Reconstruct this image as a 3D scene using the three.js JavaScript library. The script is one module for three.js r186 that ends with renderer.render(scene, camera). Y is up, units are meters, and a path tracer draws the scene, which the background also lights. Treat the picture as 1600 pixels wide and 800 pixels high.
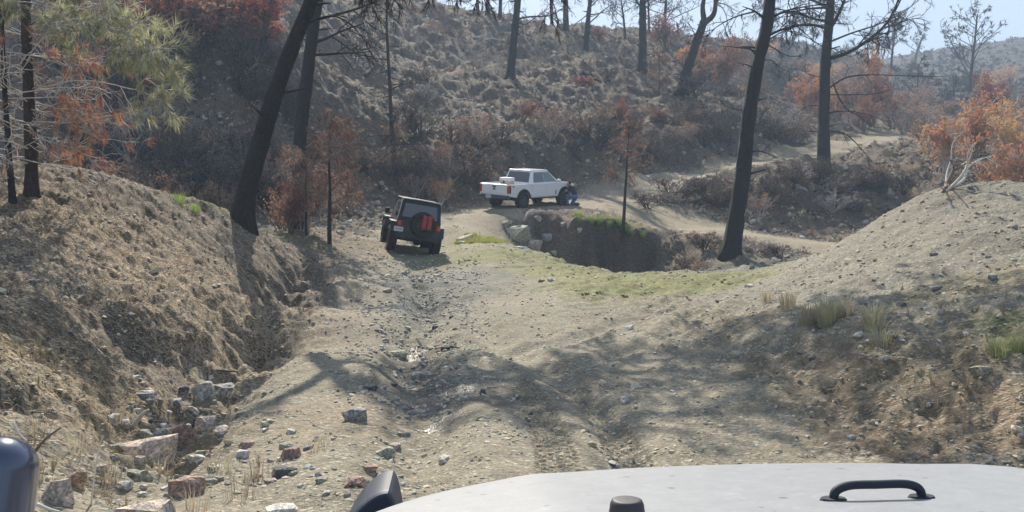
import * as THREE from 'three';
import { mergeGeometries, mergeVertices, toCreasedNormals } from 'three/addons/utils/BufferGeometryUtils.js';
import { RoundedBoxGeometry } from 'three/addons/geometries/RoundedBoxGeometry.js';
import { ConvexGeometry } from 'three/addons/geometries/ConvexGeometry.js';
import { MarchingCubes } from 'three/addons/objects/MarchingCubes.js';
import { createNoise2D, createNoise3D } from 'simplex-noise';

// ---------------------------------------------------------------- camera, sky, sun, exposure
const EYE = 1.75, F = 1250;                       // eye height (m) and focal length (px of the 1600 px wide photograph)
const scene = new THREE.Scene();
const camera = new THREE.PerspectiveCamera(2 * Math.atan(400 / F) * 180 / Math.PI, 2, 0.05, 3000);
camera.position.set(0, EYE, 0);
camera.lookAt(0, EYE, -10);

const SUN_AZ = 14 * Math.PI / 180, SUN_EL = 43 * Math.PI / 180;      // ahead of us, a little to the left
const sunDir = new THREE.Vector3(-Math.sin(SUN_AZ) * Math.cos(SUN_EL), Math.sin(SUN_EL), -Math.cos(SUN_AZ) * Math.cos(SUN_EL));
// clear hazy winter sky: deep overhead, pale towards the horizon, with the sun's broad glow
const skyTex = (() => {
  const w = 512, h = 256, a = new Float32Array(w * h * 4);
  for (let j = 0; j < h; j++) for (let i = 0; i < w; i++) {
    const el = ((j + 0.5) / h - 0.5) * Math.PI, az = ((i + 0.5) / w - 0.5) * 2 * Math.PI;
    const d = new THREE.Vector3(Math.cos(el) * Math.cos(az), Math.sin(el), Math.cos(el) * Math.sin(az)), g = Math.acos(Math.min(1, d.dot(sunDir)));
    const t = Math.pow(Math.max(0, Math.sin(el)), 0.42), glow = 0.55 * Math.exp(-g / 0.28) + 0.26 * Math.exp(-g / 0.7);
    const k = (j * w + i) * 4;
    a[k] = 0.66 * (1 - t) + 0.045 * t + glow * 1.0; a[k + 1] = 0.80 * (1 - t) + 0.095 * t + glow * 0.98; a[k + 2] = 0.92 * (1 - t) + 0.235 * t + glow * 0.93; a[k + 3] = 1;
  }
  const t = new THREE.DataTexture(a, w, h, THREE.RGBAFormat, THREE.FloatType); t.mapping = THREE.EquirectangularReflectionMapping; t.magFilter = THREE.LinearFilter; t.minFilter = THREE.LinearFilter; t.needsUpdate = true; return t;
})();
scene.background = skyTex; scene.environment = skyTex;

const sun = new THREE.DirectionalLight(new THREE.Color(1, 0.92, 0.79), 4.9);
sun.position.copy(sunDir).multiplyScalar(160);
sun.castShadow = true; sun.shadow.mapSize.set(4096, 4096);
Object.assign(sun.shadow.camera, { left: -90, right: 90, top: 90, bottom: -90, near: 1, far: 420 });
scene.add(sun, sun.target);

const renderer = new THREE.WebGLRenderer({ antialias: true });
renderer.setSize(1024, 512);
renderer.toneMapping = THREE.LinearToneMapping;
renderer.toneMappingExposure = 2.0;
renderer.shadowMap.enabled = true;
scene.fog = new THREE.FogExp2(new THREE.Color(0.62, 0.80, 1.0), 0.0019);

// ---------------------------------------------------------------- helpers
function rng(seed) { let s = seed >>> 0; return () => { s = (s + 0x6D2B79F5) >>> 0; let t = Math.imul(s ^ (s >>> 15), 1 | s); t = (t + Math.imul(t ^ (t >>> 7), 61 | t)) ^ t; return ((t ^ (t >>> 14)) >>> 0) / 4294967296; }; }
const n2 = createNoise2D(rng(11)), n2b = createNoise2D(rng(12)), n3 = createNoise3D(rng(13));
const clamp = (v, a = 0, b = 1) => Math.min(b, Math.max(a, v));
const lerp = (a, b, t) => a + (b - a) * t;
const smooth = (a, b, v) => { const t = clamp((v - a) / (b - a)); return t * t * (3 - 2 * t); };
const V = (x, y, z) => new THREE.Vector3(x, y, z);
// a point d metres ahead of the road user's eye, given by where it stands in the photograph
const P = (px, py, d) => V((px - 800) / F * d, EYE + (400 - py) / F * d, -d);
const C = (r, g, b) => new THREE.Color().setRGB(r, g, b);
function fbm(x, z, oct, f = n2) { let s = 0, a = 1, t = 0; for (let i = 0; i < oct; i++) { s += a * f(x, z); t += a; a *= 0.5; x = x * 2.03 + 17.1; z = z * 2.03 - 9.7; } return s / t; }
const used = new Map();
function numbered(name) { const n = used.get(name) || 0; used.set(name, n + 1); return n ? name + '_' + String(n).padStart(3, '0') : name; }
function shade(o) { o.traverse(m => { if (m.isMesh) { m.castShadow = true; m.receiveShadow = true; } }); return o; }
function top(o, name, label, category, group) {
  o.name = numbered(name); o.userData = { label, category }; if (group) o.userData.group = group;
  shade(o); scene.add(o); return o;
}
function stuff(o, name, label, category) { o.name = numbered(name); o.userData = { kind: 'stuff', label, category }; shade(o); scene.add(o); return o; }
function structure(o, name, label) { o.name = name; o.userData = { kind: 'structure' }; if (label) o.userData.label = label; shade(o); scene.add(o); return o; }
function part(name, geo, mat, parent) { const m = new THREE.Mesh(geo, mat); m.name = name; m.castShadow = m.receiveShadow = true; parent.add(m); return m; }
const mat = (r, g, b, o = {}) => new THREE.MeshStandardMaterial({ color: C(r, g, b), roughness: 0.8, ...o });

// triangle collector
class Tri {
  constructor() { this.p = []; this.i = []; this.c = null; this.uv = []; }
  vert(x, y, z, u = 0, v = 0) { this.p.push(x, y, z); this.uv.push(u, v); return this.p.length / 3 - 1; }
  tube(pts, radii, sides = 6, cap = true) {           // pts Vector3[], radii number[]
    const base = this.p.length / 3; let len = 0;
    let nrm = null;
    for (let k = 0; k < pts.length; k++) {
      const t = (k === 0 ? pts[1].clone().sub(pts[0]) : k === pts.length - 1 ? pts[k].clone().sub(pts[k - 1]) : pts[k + 1].clone().sub(pts[k - 1])).normalize();
      if (!nrm) { nrm = Math.abs(t.y) < 0.9 ? V(0, 1, 0) : V(1, 0, 0); }
      nrm = nrm.clone().addScaledVector(t, -nrm.dot(t)).normalize();
      const b = t.clone().cross(nrm);
      if (k) len += pts[k].distanceTo(pts[k - 1]);
      for (let s = 0; s < sides; s++) {
        const a = s / sides * Math.PI * 2, ca = Math.cos(a) * radii[k], sa = Math.sin(a) * radii[k];
        this.p.push(pts[k].x + nrm.x * ca + b.x * sa, pts[k].y + nrm.y * ca + b.y * sa, pts[k].z + nrm.z * ca + b.z * sa);
        this.uv.push(s / sides * Math.max(0.2, radii[0] * 6.3), len);
      }
    }
    for (let k = 0; k < pts.length - 1; k++) for (let s = 0; s < sides; s++) {
      const a = base + k * sides + s, b = base + k * sides + (s + 1) % sides;
      this.i.push(a, b, a + sides, b, b + sides, a + sides);
    }
    if (cap) {
      const e = base + (pts.length - 1) * sides; for (let s = 1; s < sides - 1; s++) this.i.push(e, e + s, e + s + 1);
      for (let s = 1; s < sides - 1; s++) this.i.push(base, base + s + 1, base + s);
    }
    return this;
  }
  tri(a, b, c) { const k = this.p.length / 3; this.p.push(a.x, a.y, a.z, b.x, b.y, b.z, c.x, c.y, c.z); this.uv.push(0, 0, 1, 0, 0.5, 1); this.i.push(k, k + 1, k + 2); return this; }
  geo() {
    const g = new THREE.BufferGeometry();
    g.setAttribute('position', new THREE.Float32BufferAttribute(this.p, 3));
    g.setAttribute('uv', new THREE.Float32BufferAttribute(this.uv, 2));
    g.setIndex(this.i); g.computeVertexNormals(); return g;
  }
}
// ---------------------------------------------------------------- the lie of the land: surveyed points, joined by a smooth surface
const survey = [];
const sv = (px, py, d) => { const p = P(px, py, d); survey.push([p.x, p.y, p.z]); };           // seen in the photograph at a known distance
const sy = (px, d, y) => survey.push([(px - 800) / F * d, y, -d]);                              // known height
const sw = (x, y, z) => survey.push([x, y, z]);
// under and behind us
for (const [x, z] of [[0, 0], [1.5, 0], [-1.5, 0], [0, 2], [0, -2], [1.2, -3], [-1.2, -3], [0, -4], [-0.9, -5], [1, -5], [2, -4.5], [2.4, -2]]) sw(x, 0, z);
for (const [x, y, z] of [[-5, 1.2, 0], [-10, 3.2, 0], [5, 0.8, 0], [9, 2.4, 0], [16, 3, 2], [-20, 5, 2], [0, -0.4, 8], [8, 1, 9], [-8, 2, 9], [0, -1, 25], [25, 3, 25], [-25, 5, 25], [0, -2, 90], [90, 6, 60], [-90, 16, 60], [60, 8, 0], [-60, 16, 0], [0, 0, 300], [300, 30, 0], [-300, 40, 0]]) sw(x, y, z);
sy(350, 4.5, 0.08); sy(100, 4.6, 0.3); sy(-150, 4.6, 0.7);
// track up the middle
for (const [px, d, y] of [[500, 6.1, 0.02], [650, 7.2, 0.03], [800, 6.7, 0.02], [1000, 6.7, 0.03], [650, 10.2, 0.08], [640, 12, 0.14], [650, 13.6, 0.28], [650, 18, 0.62], [650, 23.4, 1.05], [560, 10.5, 0.24], [480, 11.5, 0.36], [545, 14.5, 0.62], [490, 15.5, 0.80], [540, 18.5, 1.18], [740, 11, 0.15], [740, 15, 0.55], [800, 14.5, 0.60], [800, 10, 0.15], [900, 11.2, 0.30], [1000, 9.6, 0.18], [1000, 14, 0.63], [1100, 10.5, 0.38], [1100, 8, 0.12], [1200, 8.6, 0.34], [740, 19, 0.85], [850, 19, 1.08], [740, 23.5, 1.4]]) sy(px, d, y);
sv(530, 400, 22); sv(645, 398, 28); sv(690, 397, 27.4); sv(605, 381, 28.4); sv(740, 388, 28); sv(700, 352, 33.4); sv(650, 384, 31.4); sv(600, 372, 32); sv(690, 385, 31); sv(648, 364, 34); sv(560, 352, 33); sv(750, 336, 37); sv(600, 332, 36.5);
// gully along the left of the track
for (const [px, d, y] of [[440, 16.5, 0.50], [400, 12.8, 0.12], [330, 10.6, -0.05], [260, 8.9, -0.06], [220, 7.5, -0.05], [330, 6.8, 0], [150, 5.7, 0.02], [470, 19, 1.02], [500, 22.5, 1.72], [480, 26, 2.3], [400, 8.5, 0.06]]) sy(px, d, y);
// left bank
sv(0, 560, 7.5); sv(0, 640, 6); sv(75, 640, 6.5); sv(150, 620, 8); sv(100, 740, 5.5); sv(0, 480, 9.5); sv(100, 480, 10.5); sv(200, 488, 11.7); sv(300, 500, 12.3); sv(400, 470, 14.2);
sv(200, 564, 11.15); sv(300, 583, 11.5); sv(25, 598, 6.95); sv(25, 668, 6.75); sv(390, 548, 13.2); sv(0, 400, 11.5); sv(100, 395, 12.7); sv(200, 400, 14); sv(300, 405, 15.4); sv(370, 420, 16.4); sv(-150, 560, 7); sv(-150, 400, 10.5); sv(-150, 250, 14);
sv(0, 290, 15); sv(60, 264, 16.2); sv(150, 276, 17); sv(250, 300, 18); sv(330, 325, 19); sv(380, 346, 20); sv(430, 372, 21.5);
sy(0, 22, 3.3); sy(120, 22, 3.0); sy(220, 24, 2.7); sy(320, 25, 2.6); sy(400, 26, 2.55); sy(460, 29, 2.7); sy(-200, 22, 4.4);
// left hill, steep and turned away from the sun
for (const px of [-250, -80, 90, 250, 380]) { sy(px, 32.5, 3.4); sy(px, 37, 7.4); sy(px, 46, 17.4); sy(px, 60, 26); sy(px, 90, 34); }
sy(480, 35.5, 3.5); sy(480, 39, 5.8); sy(500, 52, 14); sy(500, 66, 22); sy(500, 92, 32);
// middle hill: cut bank at its foot, ridge above
sv(580, 322, 39); sv(650, 318, 40.6); sv(730, 318, 42); sv(580, 255, 41.4); sv(650, 250, 43); sv(740, 240, 45); sv(650, 170, 54); sv(620, 90, 66); sv(650, 20, 84); sv(600, -20, 92); sv(730, 13, 90); sv(740, 90, 70);
sv(810, 318, 41.2); sv(770, 322, 39.4); sv(890, 316, 42.3); sv(800, 292, 46.2); sv(800, 238, 48.3); sv(900, 290, 47.2); sv(900, 226, 49.6); sv(980, 210, 53);
sv(797, 120, 63); sv(916, 79, 78); sv(1003, 109, 71); sv(1065, 141, 66); sv(884, 48, 89); sv(900, 41, 93); sv(1000, 47, 98); sv(1100, 58, 102); sv(1160, 64, 104); sv(860, 160, 58); sv(960, 160, 60);
sv(1080, 190, 58); sv(1140, 172, 58.5); sv(1140, 246, 54.6); sv(1060, 268, 51.5); sv(1060, 212, 54); sv(1225, 175, 62); sv(1235, 226, 58); sv(1130, 110, 80); sv(1210, 110, 92);
for (const [px, d, y] of [[700, 125, 24], [900, 130, 23], [1100, 135, 22], [500, 140, 30], [200, 140, 34], [700, 230, 20], [300, 300, 40], [1000, 300, 30]]) sy(px, d, y);
// upper road, plateau
sv(960, 306, 45); sv(1000, 293, 47); sv(1100, 273, 49); sv(1180, 254, 50.5); sv(1300, 226, 57); sv(1400, 213, 63); sv(1440, 214, 62); sv(1340, 212, 66); sv(1250, 215, 63);
sv(1100, 281, 45.6); sv(1200, 262, 45.2); sv(1290, 268, 46); sv(1380, 256, 48); sv(1450, 245, 50);
// lower track and the brushy slope over it
sv(950, 330, 40); sv(1000, 344, 39); sv(1100, 361, 37); sv(1200, 371, 36); sv(1300, 384, 35); sv(1000, 320, 42); sv(1100, 346, 40.5); sv(1200, 357, 40.4); sv(1300, 368, 39.4); sv(1400, 350, 40); sv(1100, 318, 43); sv(1200, 312, 43); sv(1300, 318, 43); sv(1400, 300, 43.5); sy(1500, 40, 3.6); sy(1600, 40, 4); sy(1500, 46, 6.6); sy(1620, 46, 7); sv(1500, 250, 50); sv(1600, 240, 50); sy(1750, 45, 7);
// washout: far lip, bed, near lip
for (const [px, a, b] of [[840, 335, 327], [880, 340, 328], [920, 345, 333], [960, 350, 339], [1000, 358, 347], [1050, 367, 356]]) { sv(px, a, 36.3); sv(px, b, 38.4); }
sv(800, 333, 36.6); sv(850, 337, 36); sv(900, 344, 35.2); sv(950, 351, 35); sv(1000, 364, 34.6); sv(1090, 373, 34); sv(1140, 394, 31.4); sv(1200, 389, 33); sv(1290, 400, 33);
sv(850, 400, 35.2); sv(900, 430, 34.5); sv(950, 437, 34.3); sv(1000, 439, 33.8); sv(1045, 436, 32.4); sv(1100, 417, 31); sv(1170, 408, 30.4); sy(890, 29, 0.9); sy(960, 27, 0.6); sy(1040, 25.5, 0.6); sy(1130, 25, 0.8); sy(1230, 26, 0.9); sy(830, 32.5, 1.7); sy(1330, 26, 1.4);
sv(775, 378, 30); sv(820, 390, 28.6); sv(865, 399, 26.8); sv(925, 418, 23.6); sv(1000, 427, 21.4); sv(1080, 423, 20.8); sv(1170, 425, 20); sy(1000, 17.5, 1.06); sy(900, 17, 1.02); sy(1100, 16, 0.95); sy(1000, 22.6, 1.0); sy(1090, 22, 1.05);
// mound on the right and its cut face
sv(1225, 430, 17); sv(1300, 384, 16.6); sv(1380, 335, 16); sv(1450, 303, 15.6); sv(1520, 289, 15.2); sv(1600, 284, 14.8); sv(1750, 268, 14); sy(1300, 22, 1.2); sy(1400, 20.5, 2.0); sy(1500, 21, 2.4); sy(1600, 22, 2.6); sy(1750, 22, 3); sy(1450, 29, 2.2); sy(1600, 30, 2.6); sy(1800, 30, 4);
sv(1300, 440, 12.8); sv(1400, 422, 12); sv(1500, 420, 11); sv(1600, 420, 10.2); sv(1400, 372, 14); sv(1500, 350, 13); sv(1600, 345, 12.4); sv(1750, 350, 11); sv(1900, 420, 9);
sv(1190, 458, 13.4); sv(1280, 492, 10.5); sv(1350, 516, 9.3); sv(1450, 528, 8.6); sv(1600, 538, 7.9); sv(1750, 545, 7.3);
sv(1150, 535, 11); sv(1230, 566, 9.6); sv(1300, 625, 8.2); sv(1400, 685, 7.1); sv(1500, 735, 6.3); sv(1600, 775, 5.7); sv(1750, 800, 5.4);
// far hills
sv(1220, 63, 150); sv(1180, 66, 145); sv(1290, 84, 156); sv(1340, 104, 165); sv(1250, 130, 125); sv(1200, 132, 112); sv(1340, 160, 110); sv(1260, 190, 85); sv(1350, 195, 85); sv(1450, 190, 90); sv(1550, 190, 85);
sv(1350, 102, 235); sv(1400, 92, 240); sv(1500, 79, 245); sv(1600, 62, 250); sv(1750, 40, 255); sv(1420, 130, 160); sv(1500, 140, 140); sv(1600, 130, 140); sv(1750, 110, 140); sy(1400, 320, 44); sy(1700, 350, 60); sy(2200, 200, 50); sy(2000, 70, 14); sy(2100, 30, 6); sy(-700, 40, 9); sy(-700, 90, 30); sy(-500, 20, 5);

const S = survey.length;
const toDom = (x, z) => { const r = Math.hypot(x, z); return [Math.atan2(x, -z), Math.log(r + 1.2)]; };
const dom = survey.map(s => toDom(s[0], s[2]));
const MQ = 0.011 ** 2;
const weights = (() => {
  const N = S + 3, A = Array.from({ length: N }, () => new Float64Array(N + 1));
  for (let i = 0; i < S; i++) {
    for (let j = 0; j < S; j++) A[i][j] = Math.sqrt((dom[i][0] - dom[j][0]) ** 2 + (dom[i][1] - dom[j][1]) ** 2 + MQ);
    A[i][i] -= 0.0025;                                                         // a little give, so that the surface stays calm
    A[i][S] = A[S][i] = 1; A[i][S + 1] = A[S + 1][i] = dom[i][0]; A[i][S + 2] = A[S + 2][i] = dom[i][1];
    A[i][N] = survey[i][1] / (Math.hypot(survey[i][0], survey[i][2]) + 5);
  }
  for (let c = 0; c < N; c++) {
    let p = c; for (let r = c + 1; r < N; r++) if (Math.abs(A[r][c]) > Math.abs(A[p][c])) p = r;
    [A[c], A[p]] = [A[p], A[c]];
    for (let r = c + 1; r < N; r++) { const f = A[r][c] / A[c][c]; if (f) for (let k = c; k <= N; k++) A[r][k] -= f * A[c][k]; }
  }
  const w = new Float64Array(N);
  for (let r = N - 1; r >= 0; r--) { let s = A[r][N]; for (let k = r + 1; k < N; k++) s -= A[r][k] * w[k]; w[r] = s / A[r][r]; }
  return w;
})();
const domT = Float64Array.from(dom, d => d[0]), domV = Float64Array.from(dom, d => d[1]);
function baseHeight(x, z) {
  const r = Math.hypot(x, z), t = Math.atan2(x, -z), v = Math.log(r + 1.2);
  let s = weights[S] + weights[S + 1] * t + weights[S + 2] * v;
  for (let k = 0; k < S; k++) { const a = t - domT[k], b = v - domV[k]; s += weights[k] * Math.sqrt(a * a + b * b + MQ); }
  return s * (r + 5);
}
// distance from (x, z) to a polyline of [x, z, ...]; returns [distance, along]
function toLine(x, z, L) {
  let best = 1e9, along = 0, run = 0, side = 0;
  for (let k = 0; k < L.length - 1; k++) {
    const [ax, az] = L[k], [bx, bz] = L[k + 1], dx = bx - ax, dz = bz - az, l2 = dx * dx + dz * dz, l = Math.sqrt(l2);
    const t = clamp(((x - ax) * dx + (z - az) * dz) / l2), ex = x - ax - dx * t, ez = z - az - dz * t, dd = Math.hypot(ex, ez);
    if (dd < best) { best = dd; along = run + t * l; side = Math.sign(dx * ez - dz * ex); }
    run += l;
  }
  return [best, along, side];
}
const G = (px, d) => [(px - 800) / F * d, -d];
const trackLine = [[-0.1, 4], [0, -3], G(820, 7), G(760, 10), G(700, 14), G(670, 18), G(655, 23), G(648, 28), G(665, 32), G(730, 37), G(820, 41), G(900, 42), G(980, 42), G(1060, 39.4), G(1200, 36.3), G(1300, 35), G(1450, 34)];
const upperLine = [G(900, 42), G(960, 45), G(1040, 47.8), G(1100, 49), G(1180, 50.8), G(1300, 57), G(1380, 63), G(1420, 70)];
const leftRut = [G(640, 6.4), G(655, 9), G(645, 11), G(640, 12.6), G(655, 14.5), G(670, 16.5), G(660, 20)];
const rightRut = [G(995, 6), G(965, 7.6), G(905, 9.6), G(845, 11.2), G(780, 13), G(740, 16), G(700, 20)];
const curveRut = [G(690, 13.4), G(780, 12.5), G(880, 12.5), G(985, 14), G(1080, 16.2), G(1130, 18.5)], curveRut2 = [G(720, 11.6), G(820, 10.9), G(920, 10.9), G(1020, 12), G(1120, 14)];
const treadRut = [G(1010, 5.8), G(985, 7.0), G(945, 8.4), G(895, 9.8)], treadRut2 = [G(880, 5.8), G(868, 7), G(845, 8.6), G(815, 10)];
const gullyLine = [G(240, 7), G(270, 8.9), G(335, 10.6), G(400, 12.8), G(432, 16), G(462, 19), G(496, 22.5)];
function trackness(x, z) {      // 1 on the driven ground, 0 away from it
  const a = toLine(x, z, trackLine)[0], b = toLine(x, z, upperLine)[0];
  const w = z > -24 ? 2.6 : 2.0;
  return Math.max(smooth(w + 1.2, w - 0.6, a + 0.8 * fbm(x * 0.4, z * 0.4, 2)), smooth(2.6, 1.2, b + 0.8 * fbm(x * 0.4, z * 0.4, 2)));
}
function fine(x, z) {           // relief finer than the survey
  const r = Math.hypot(x, z);
  const tr = trackness(x, z);
  const steep = 1 - tr;
  let h = 0;
  h += fbm(x * 0.35, z * 0.35, 3) * 0.10 * smooth(3, 9, r) * (0.25 + 0.75 * steep);
  h += fbm(x * 1.7, z * 1.7, 3, n2b) * (0.018 + 0.05 * steep * (1 - 0.6 * smooth(2.6, 4, x) * smooth(9, 12, r) * smooth(24, 20, r)));
  h += fbm(x * 7, z * 7, 2) * (0.006 + 0.011 * steep);
  if (r > 34) h += (fbm(x * 0.16, z * 0.16, 3, n2b) * 0.6 + fbm(x * 0.6, z * 0.6, 3) * 0.35) * smooth(34, 60, r) * steep;
  if (z < 1 && r < 26) {
    const [a] = toLine(x, z, leftRut), [b] = toLine(x, z, rightRut);
    h -= 0.19 * Math.exp(-((a / 0.34) ** 2)) * (0.8 + 0.4 * fbm(x, z, 2)); h += 0.06 * Math.exp(-(((a - 0.66) / 0.26) ** 2)); for (const L of [curveRut, curveRut2]) { const q = toLine(x, z, L)[0]; h -= 0.045 * Math.exp(-((q / 0.17) ** 2)); h += 0.022 * Math.exp(-(((q - 0.34) / 0.13) ** 2)); }
    h -= 0.10 * Math.exp(-((b / 0.24) ** 2)); h += 0.03 * Math.exp(-(((b - 0.45) / 0.18) ** 2));
    for (const L of [treadRut, treadRut2]) {
      const [c, al, sd] = toLine(x, z, L);
      if (c < 0.2) { const u = c * sd; const lug = Math.sin(al * 2 * Math.PI / 0.11 + Math.abs(u) * 9) * Math.sign(Math.sin(u * 2 * Math.PI / 0.14 + 0.4)); h += (-0.022 + 0.02 * clamp(lug * 2, -1, 1)) * smooth(0.2, 0.15, c); }
    }
    const [g] = toLine(x, z, gullyLine);
    h -= 0.46 * Math.exp(-((g / 0.55) ** 2)) * (0.7 + 0.6 * fbm(x * 1.3, z * 1.3, 2));
    // clods and crumbling earth on the cut faces
    const cut = smooth(2.0, 3.4, x) * smooth(-4, -6, z) * smooth(-19, -14, z);
    const lb = smooth(-2.8, -4.2, x) * smooth(-24, -18, z);
    const cl = Math.max(cut, lb);
    const calm = 1 - 0.7 * smooth(2.6, 4, x) * smooth(10, 12.5, r);
    if (cl > 0) h += cl * calm * (fbm(x * 1.4 + 0.8 * fbm(x, z, 2), z * 1.4, 3) * 0.07 + Math.abs(fbm(x * 4.2, z * 4.2, 3, n2b)) * 0.045 - 0.01 - 0.07 * smooth(0.25, 0.6, fbm(x * 1.9 + 30, z * 0.8, 2)));
  }
  return h;
}
function height(x, z) {
  const r = Math.hypot(x, z), w = 0.5 * smooth(19, 26, r) * (z < 0 ? 1 : 0) * (1 - trackness(x, z));          // ragged edges on the far banks
  return baseHeight(x + w * fbm(x * 0.7, z * 0.7, 3), z + w * fbm(x * 0.7 + 50, z * 0.7, 3)) + fine(x, z);
}
// ---------------------------------------------------------------- ground textures: grains and crumbs only, even in tone
function makeTexture(size, paint, seed) {
  const hgt = new Float32Array(size * size), col = new Float32Array(size * size * 3);
  paint(size, hgt, col, rng(seed));
  const a = new Uint8Array(size * size * 4), b = new Uint8Array(size * size * 4);
  for (let k = 0; k < size * size; k++) {
    for (let c = 0; c < 3; c++) a[k * 4 + c] = clamp(col[k * 3 + c]) * 255; a[k * 4 + 3] = 255;
    b[k * 4] = b[k * 4 + 1] = b[k * 4 + 2] = clamp(hgt[k]) * 255; b[k * 4 + 3] = 255;
  }
  const wrap = (d, srgb) => { const t = new THREE.DataTexture(d, size, size); t.wrapS = t.wrapT = THREE.RepeatWrapping; t.magFilter = THREE.LinearFilter; t.minFilter = THREE.LinearMipmapLinearFilter; t.generateMipmaps = true; if (srgb) t.colorSpace = THREE.SRGBColorSpace; t.needsUpdate = true; return t; };
  return [wrap(a, true), wrap(b, false)];
}
function tileNoise(size, cells, r) {              // periodic value noise
  const g = Float32Array.from({ length: cells * cells }, r);
  return (x, y) => { const u = x / size * cells, v = y / size * cells, i = Math.floor(u), j = Math.floor(v), f = u - i, h = v - j, s = f * f * (3 - 2 * f), t = h * h * (3 - 2 * h); const at = (a, b) => g[((b % cells) + cells) % cells * cells + ((a % cells) + cells) % cells]; return lerp(lerp(at(i, j), at(i + 1, j), s), lerp(at(i, j + 1), at(i + 1, j + 1), s), t); };
}
const [gravelMap, gravelBump] = makeTexture(1024, (n, h, c, r) => {
  const a = tileNoise(n, 256, r), b = tileNoise(n, 64, r), d = tileNoise(n, 128, r);
  for (let y = 0; y < n; y++) for (let x = 0; x < n; x++) { const k = y * n + x, v = 0.5 * a(x, y) + 0.25 * b(x, y) + 0.25 * d(x, y); h[k] = 0.15 + 0.3 * v; const g = 0.70 + 0.22 * (v - 0.5) * 2; c[k * 3] = g * 1.0; c[k * 3 + 1] = g * 0.985; c[k * 3 + 2] = g * 0.95; }
  for (let q = 0; q < 9000; q++) {
    const cx = r() * n, cy = r() * n, rad = 1.5 + 9 * r() ** 4, el = 0.6 + 0.4 * r(), an = r() * 3.14, tone = 0.62 + 0.34 * r(), warm = (r() - 0.5) * 0.10, R = Math.ceil(rad);
    for (let dy = -R; dy <= R; dy++) for (let dx = -R; dx <= R; dx++) {
      const u = (dx * Math.cos(an) + dy * Math.sin(an)) / rad, w = (-dx * Math.sin(an) + dy * Math.cos(an)) / rad / el, e = u * u + w * w; if (e > 1) continue;
      const k = ((Math.floor(cy + dy) + n) % n) * n + (Math.floor(cx + dx) + n) % n, z = 0.35 + (0.25 + 0.045 * rad) * Math.sqrt(1 - e * 0.9);
      if (z < h[k]) continue; h[k] = z; c[k * 3] = tone + warm; c[k * 3 + 1] = tone; c[k * 3 + 2] = tone - warm * 0.8;
    }
  }
}, 5);
const [litterMap, litterBump] = makeTexture(1024, (n, h, c, r) => {
  const a = tileNoise(n, 256, r), b = tileNoise(n, 48, r);
  for (let y = 0; y < n; y++) for (let x = 0; x < n; x++) { const k = y * n + x, v = 0.6 * a(x, y) + 0.4 * b(x, y); h[k] = 0.1 + 0.35 * v; const g = 0.52 + 0.4 * (v - 0.5); c[k * 3] = g; c[k * 3 + 1] = g * 0.97; c[k * 3 + 2] = g * 0.93; }
  for (let q = 0; q < 15000; q++) {           // crossed stems, leaves and char
    const cx = r() * n, cy = r() * n, len = 3 + 15 * r() ** 2, an = r() * 3.14, w = 0.7 + 1.6 * r(), t = r(), tone = t < 0.25 ? 0.30 + 0.15 * r() : 0.6 + 0.4 * r(), warm = (r() - 0.3) * 0.12, top = 0.35 + 0.6 * r();
    for (let s = -len; s <= len; s += 0.6) for (let o = -w; o <= w; o += 0.6) {
      const bend = 0.02 * s * s / len * 4, x = Math.floor(cx + s * Math.cos(an) - (o + bend) * Math.sin(an)), y = Math.floor(cy + s * Math.sin(an) + (o + bend) * Math.cos(an)), k = ((y % n) + n) % n * n + ((x % n) + n) % n;
      if (top < h[k]) continue; h[k] = top; c[k * 3] = tone + warm; c[k * 3 + 1] = tone; c[k * 3 + 2] = tone - warm;
    }
  }
}, 6);

// ---------------------------------------------------------------- ground colour: what the soil is made of, place by place
const patchSpots = [];     // [x, z, rx, rz, colour, edge]
const patch = (px, d, rx, rz, col, k = 1) => { const [x, z] = G(px, d); patchSpots.push([x, z, rx, rz, col, k]); };
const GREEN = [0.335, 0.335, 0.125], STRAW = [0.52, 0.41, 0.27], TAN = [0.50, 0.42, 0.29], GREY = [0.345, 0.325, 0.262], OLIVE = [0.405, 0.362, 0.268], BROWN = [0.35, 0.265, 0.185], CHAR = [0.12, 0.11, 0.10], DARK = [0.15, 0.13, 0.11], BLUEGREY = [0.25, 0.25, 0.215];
patch(1010, 18.6, 2.6, 2.6, GREEN, 1.0); patch(1100, 18.4, 1.5, 2.2, GREEN, 0.8); patch(930, 17.6, 1.0, 1.6, GREEN, 0.7);
patch(800, 26, 3.4, 2.0, GREEN, 0.95); patch(860, 22.5, 2.0, 2.2, GREEN, 0.9); patch(730, 29.5, 2.2, 1.6, GREEN, 0.6); patch(900, 20.6, 1.2, 1.0, GREEN, 0.9);
patch(770, 31.5, 1.4, 1.6, [0.14, 0.16, 0.05], 0.9); patch(955, 36.3, 1.8, 0.55, [0.16, 0.21, 0.06], 0.9); patch(460, 25, 1.3, 1.6, GREEN, 0.7); patch(320, 19.6, 0.9, 0.7, GREEN, 0.8); patch(280, 19, 0.6, 0.5, GREEN, 0.5);
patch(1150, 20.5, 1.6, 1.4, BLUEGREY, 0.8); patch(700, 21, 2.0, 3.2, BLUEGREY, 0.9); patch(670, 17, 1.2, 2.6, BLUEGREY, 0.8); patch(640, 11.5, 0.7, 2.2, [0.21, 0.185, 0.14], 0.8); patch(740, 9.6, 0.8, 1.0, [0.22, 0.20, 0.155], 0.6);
patch(1330, 66, 6, 2.5, [0.25, 0.25, 0.10], 0.5); patch(1530, 10.2, 1.6, 0.7, [0.30, 0.25, 0.12], 0.5); patch(1590, 8.4, 0.7, 0.4, [0.17, 0.2, 0.07], 0.8);
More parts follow.
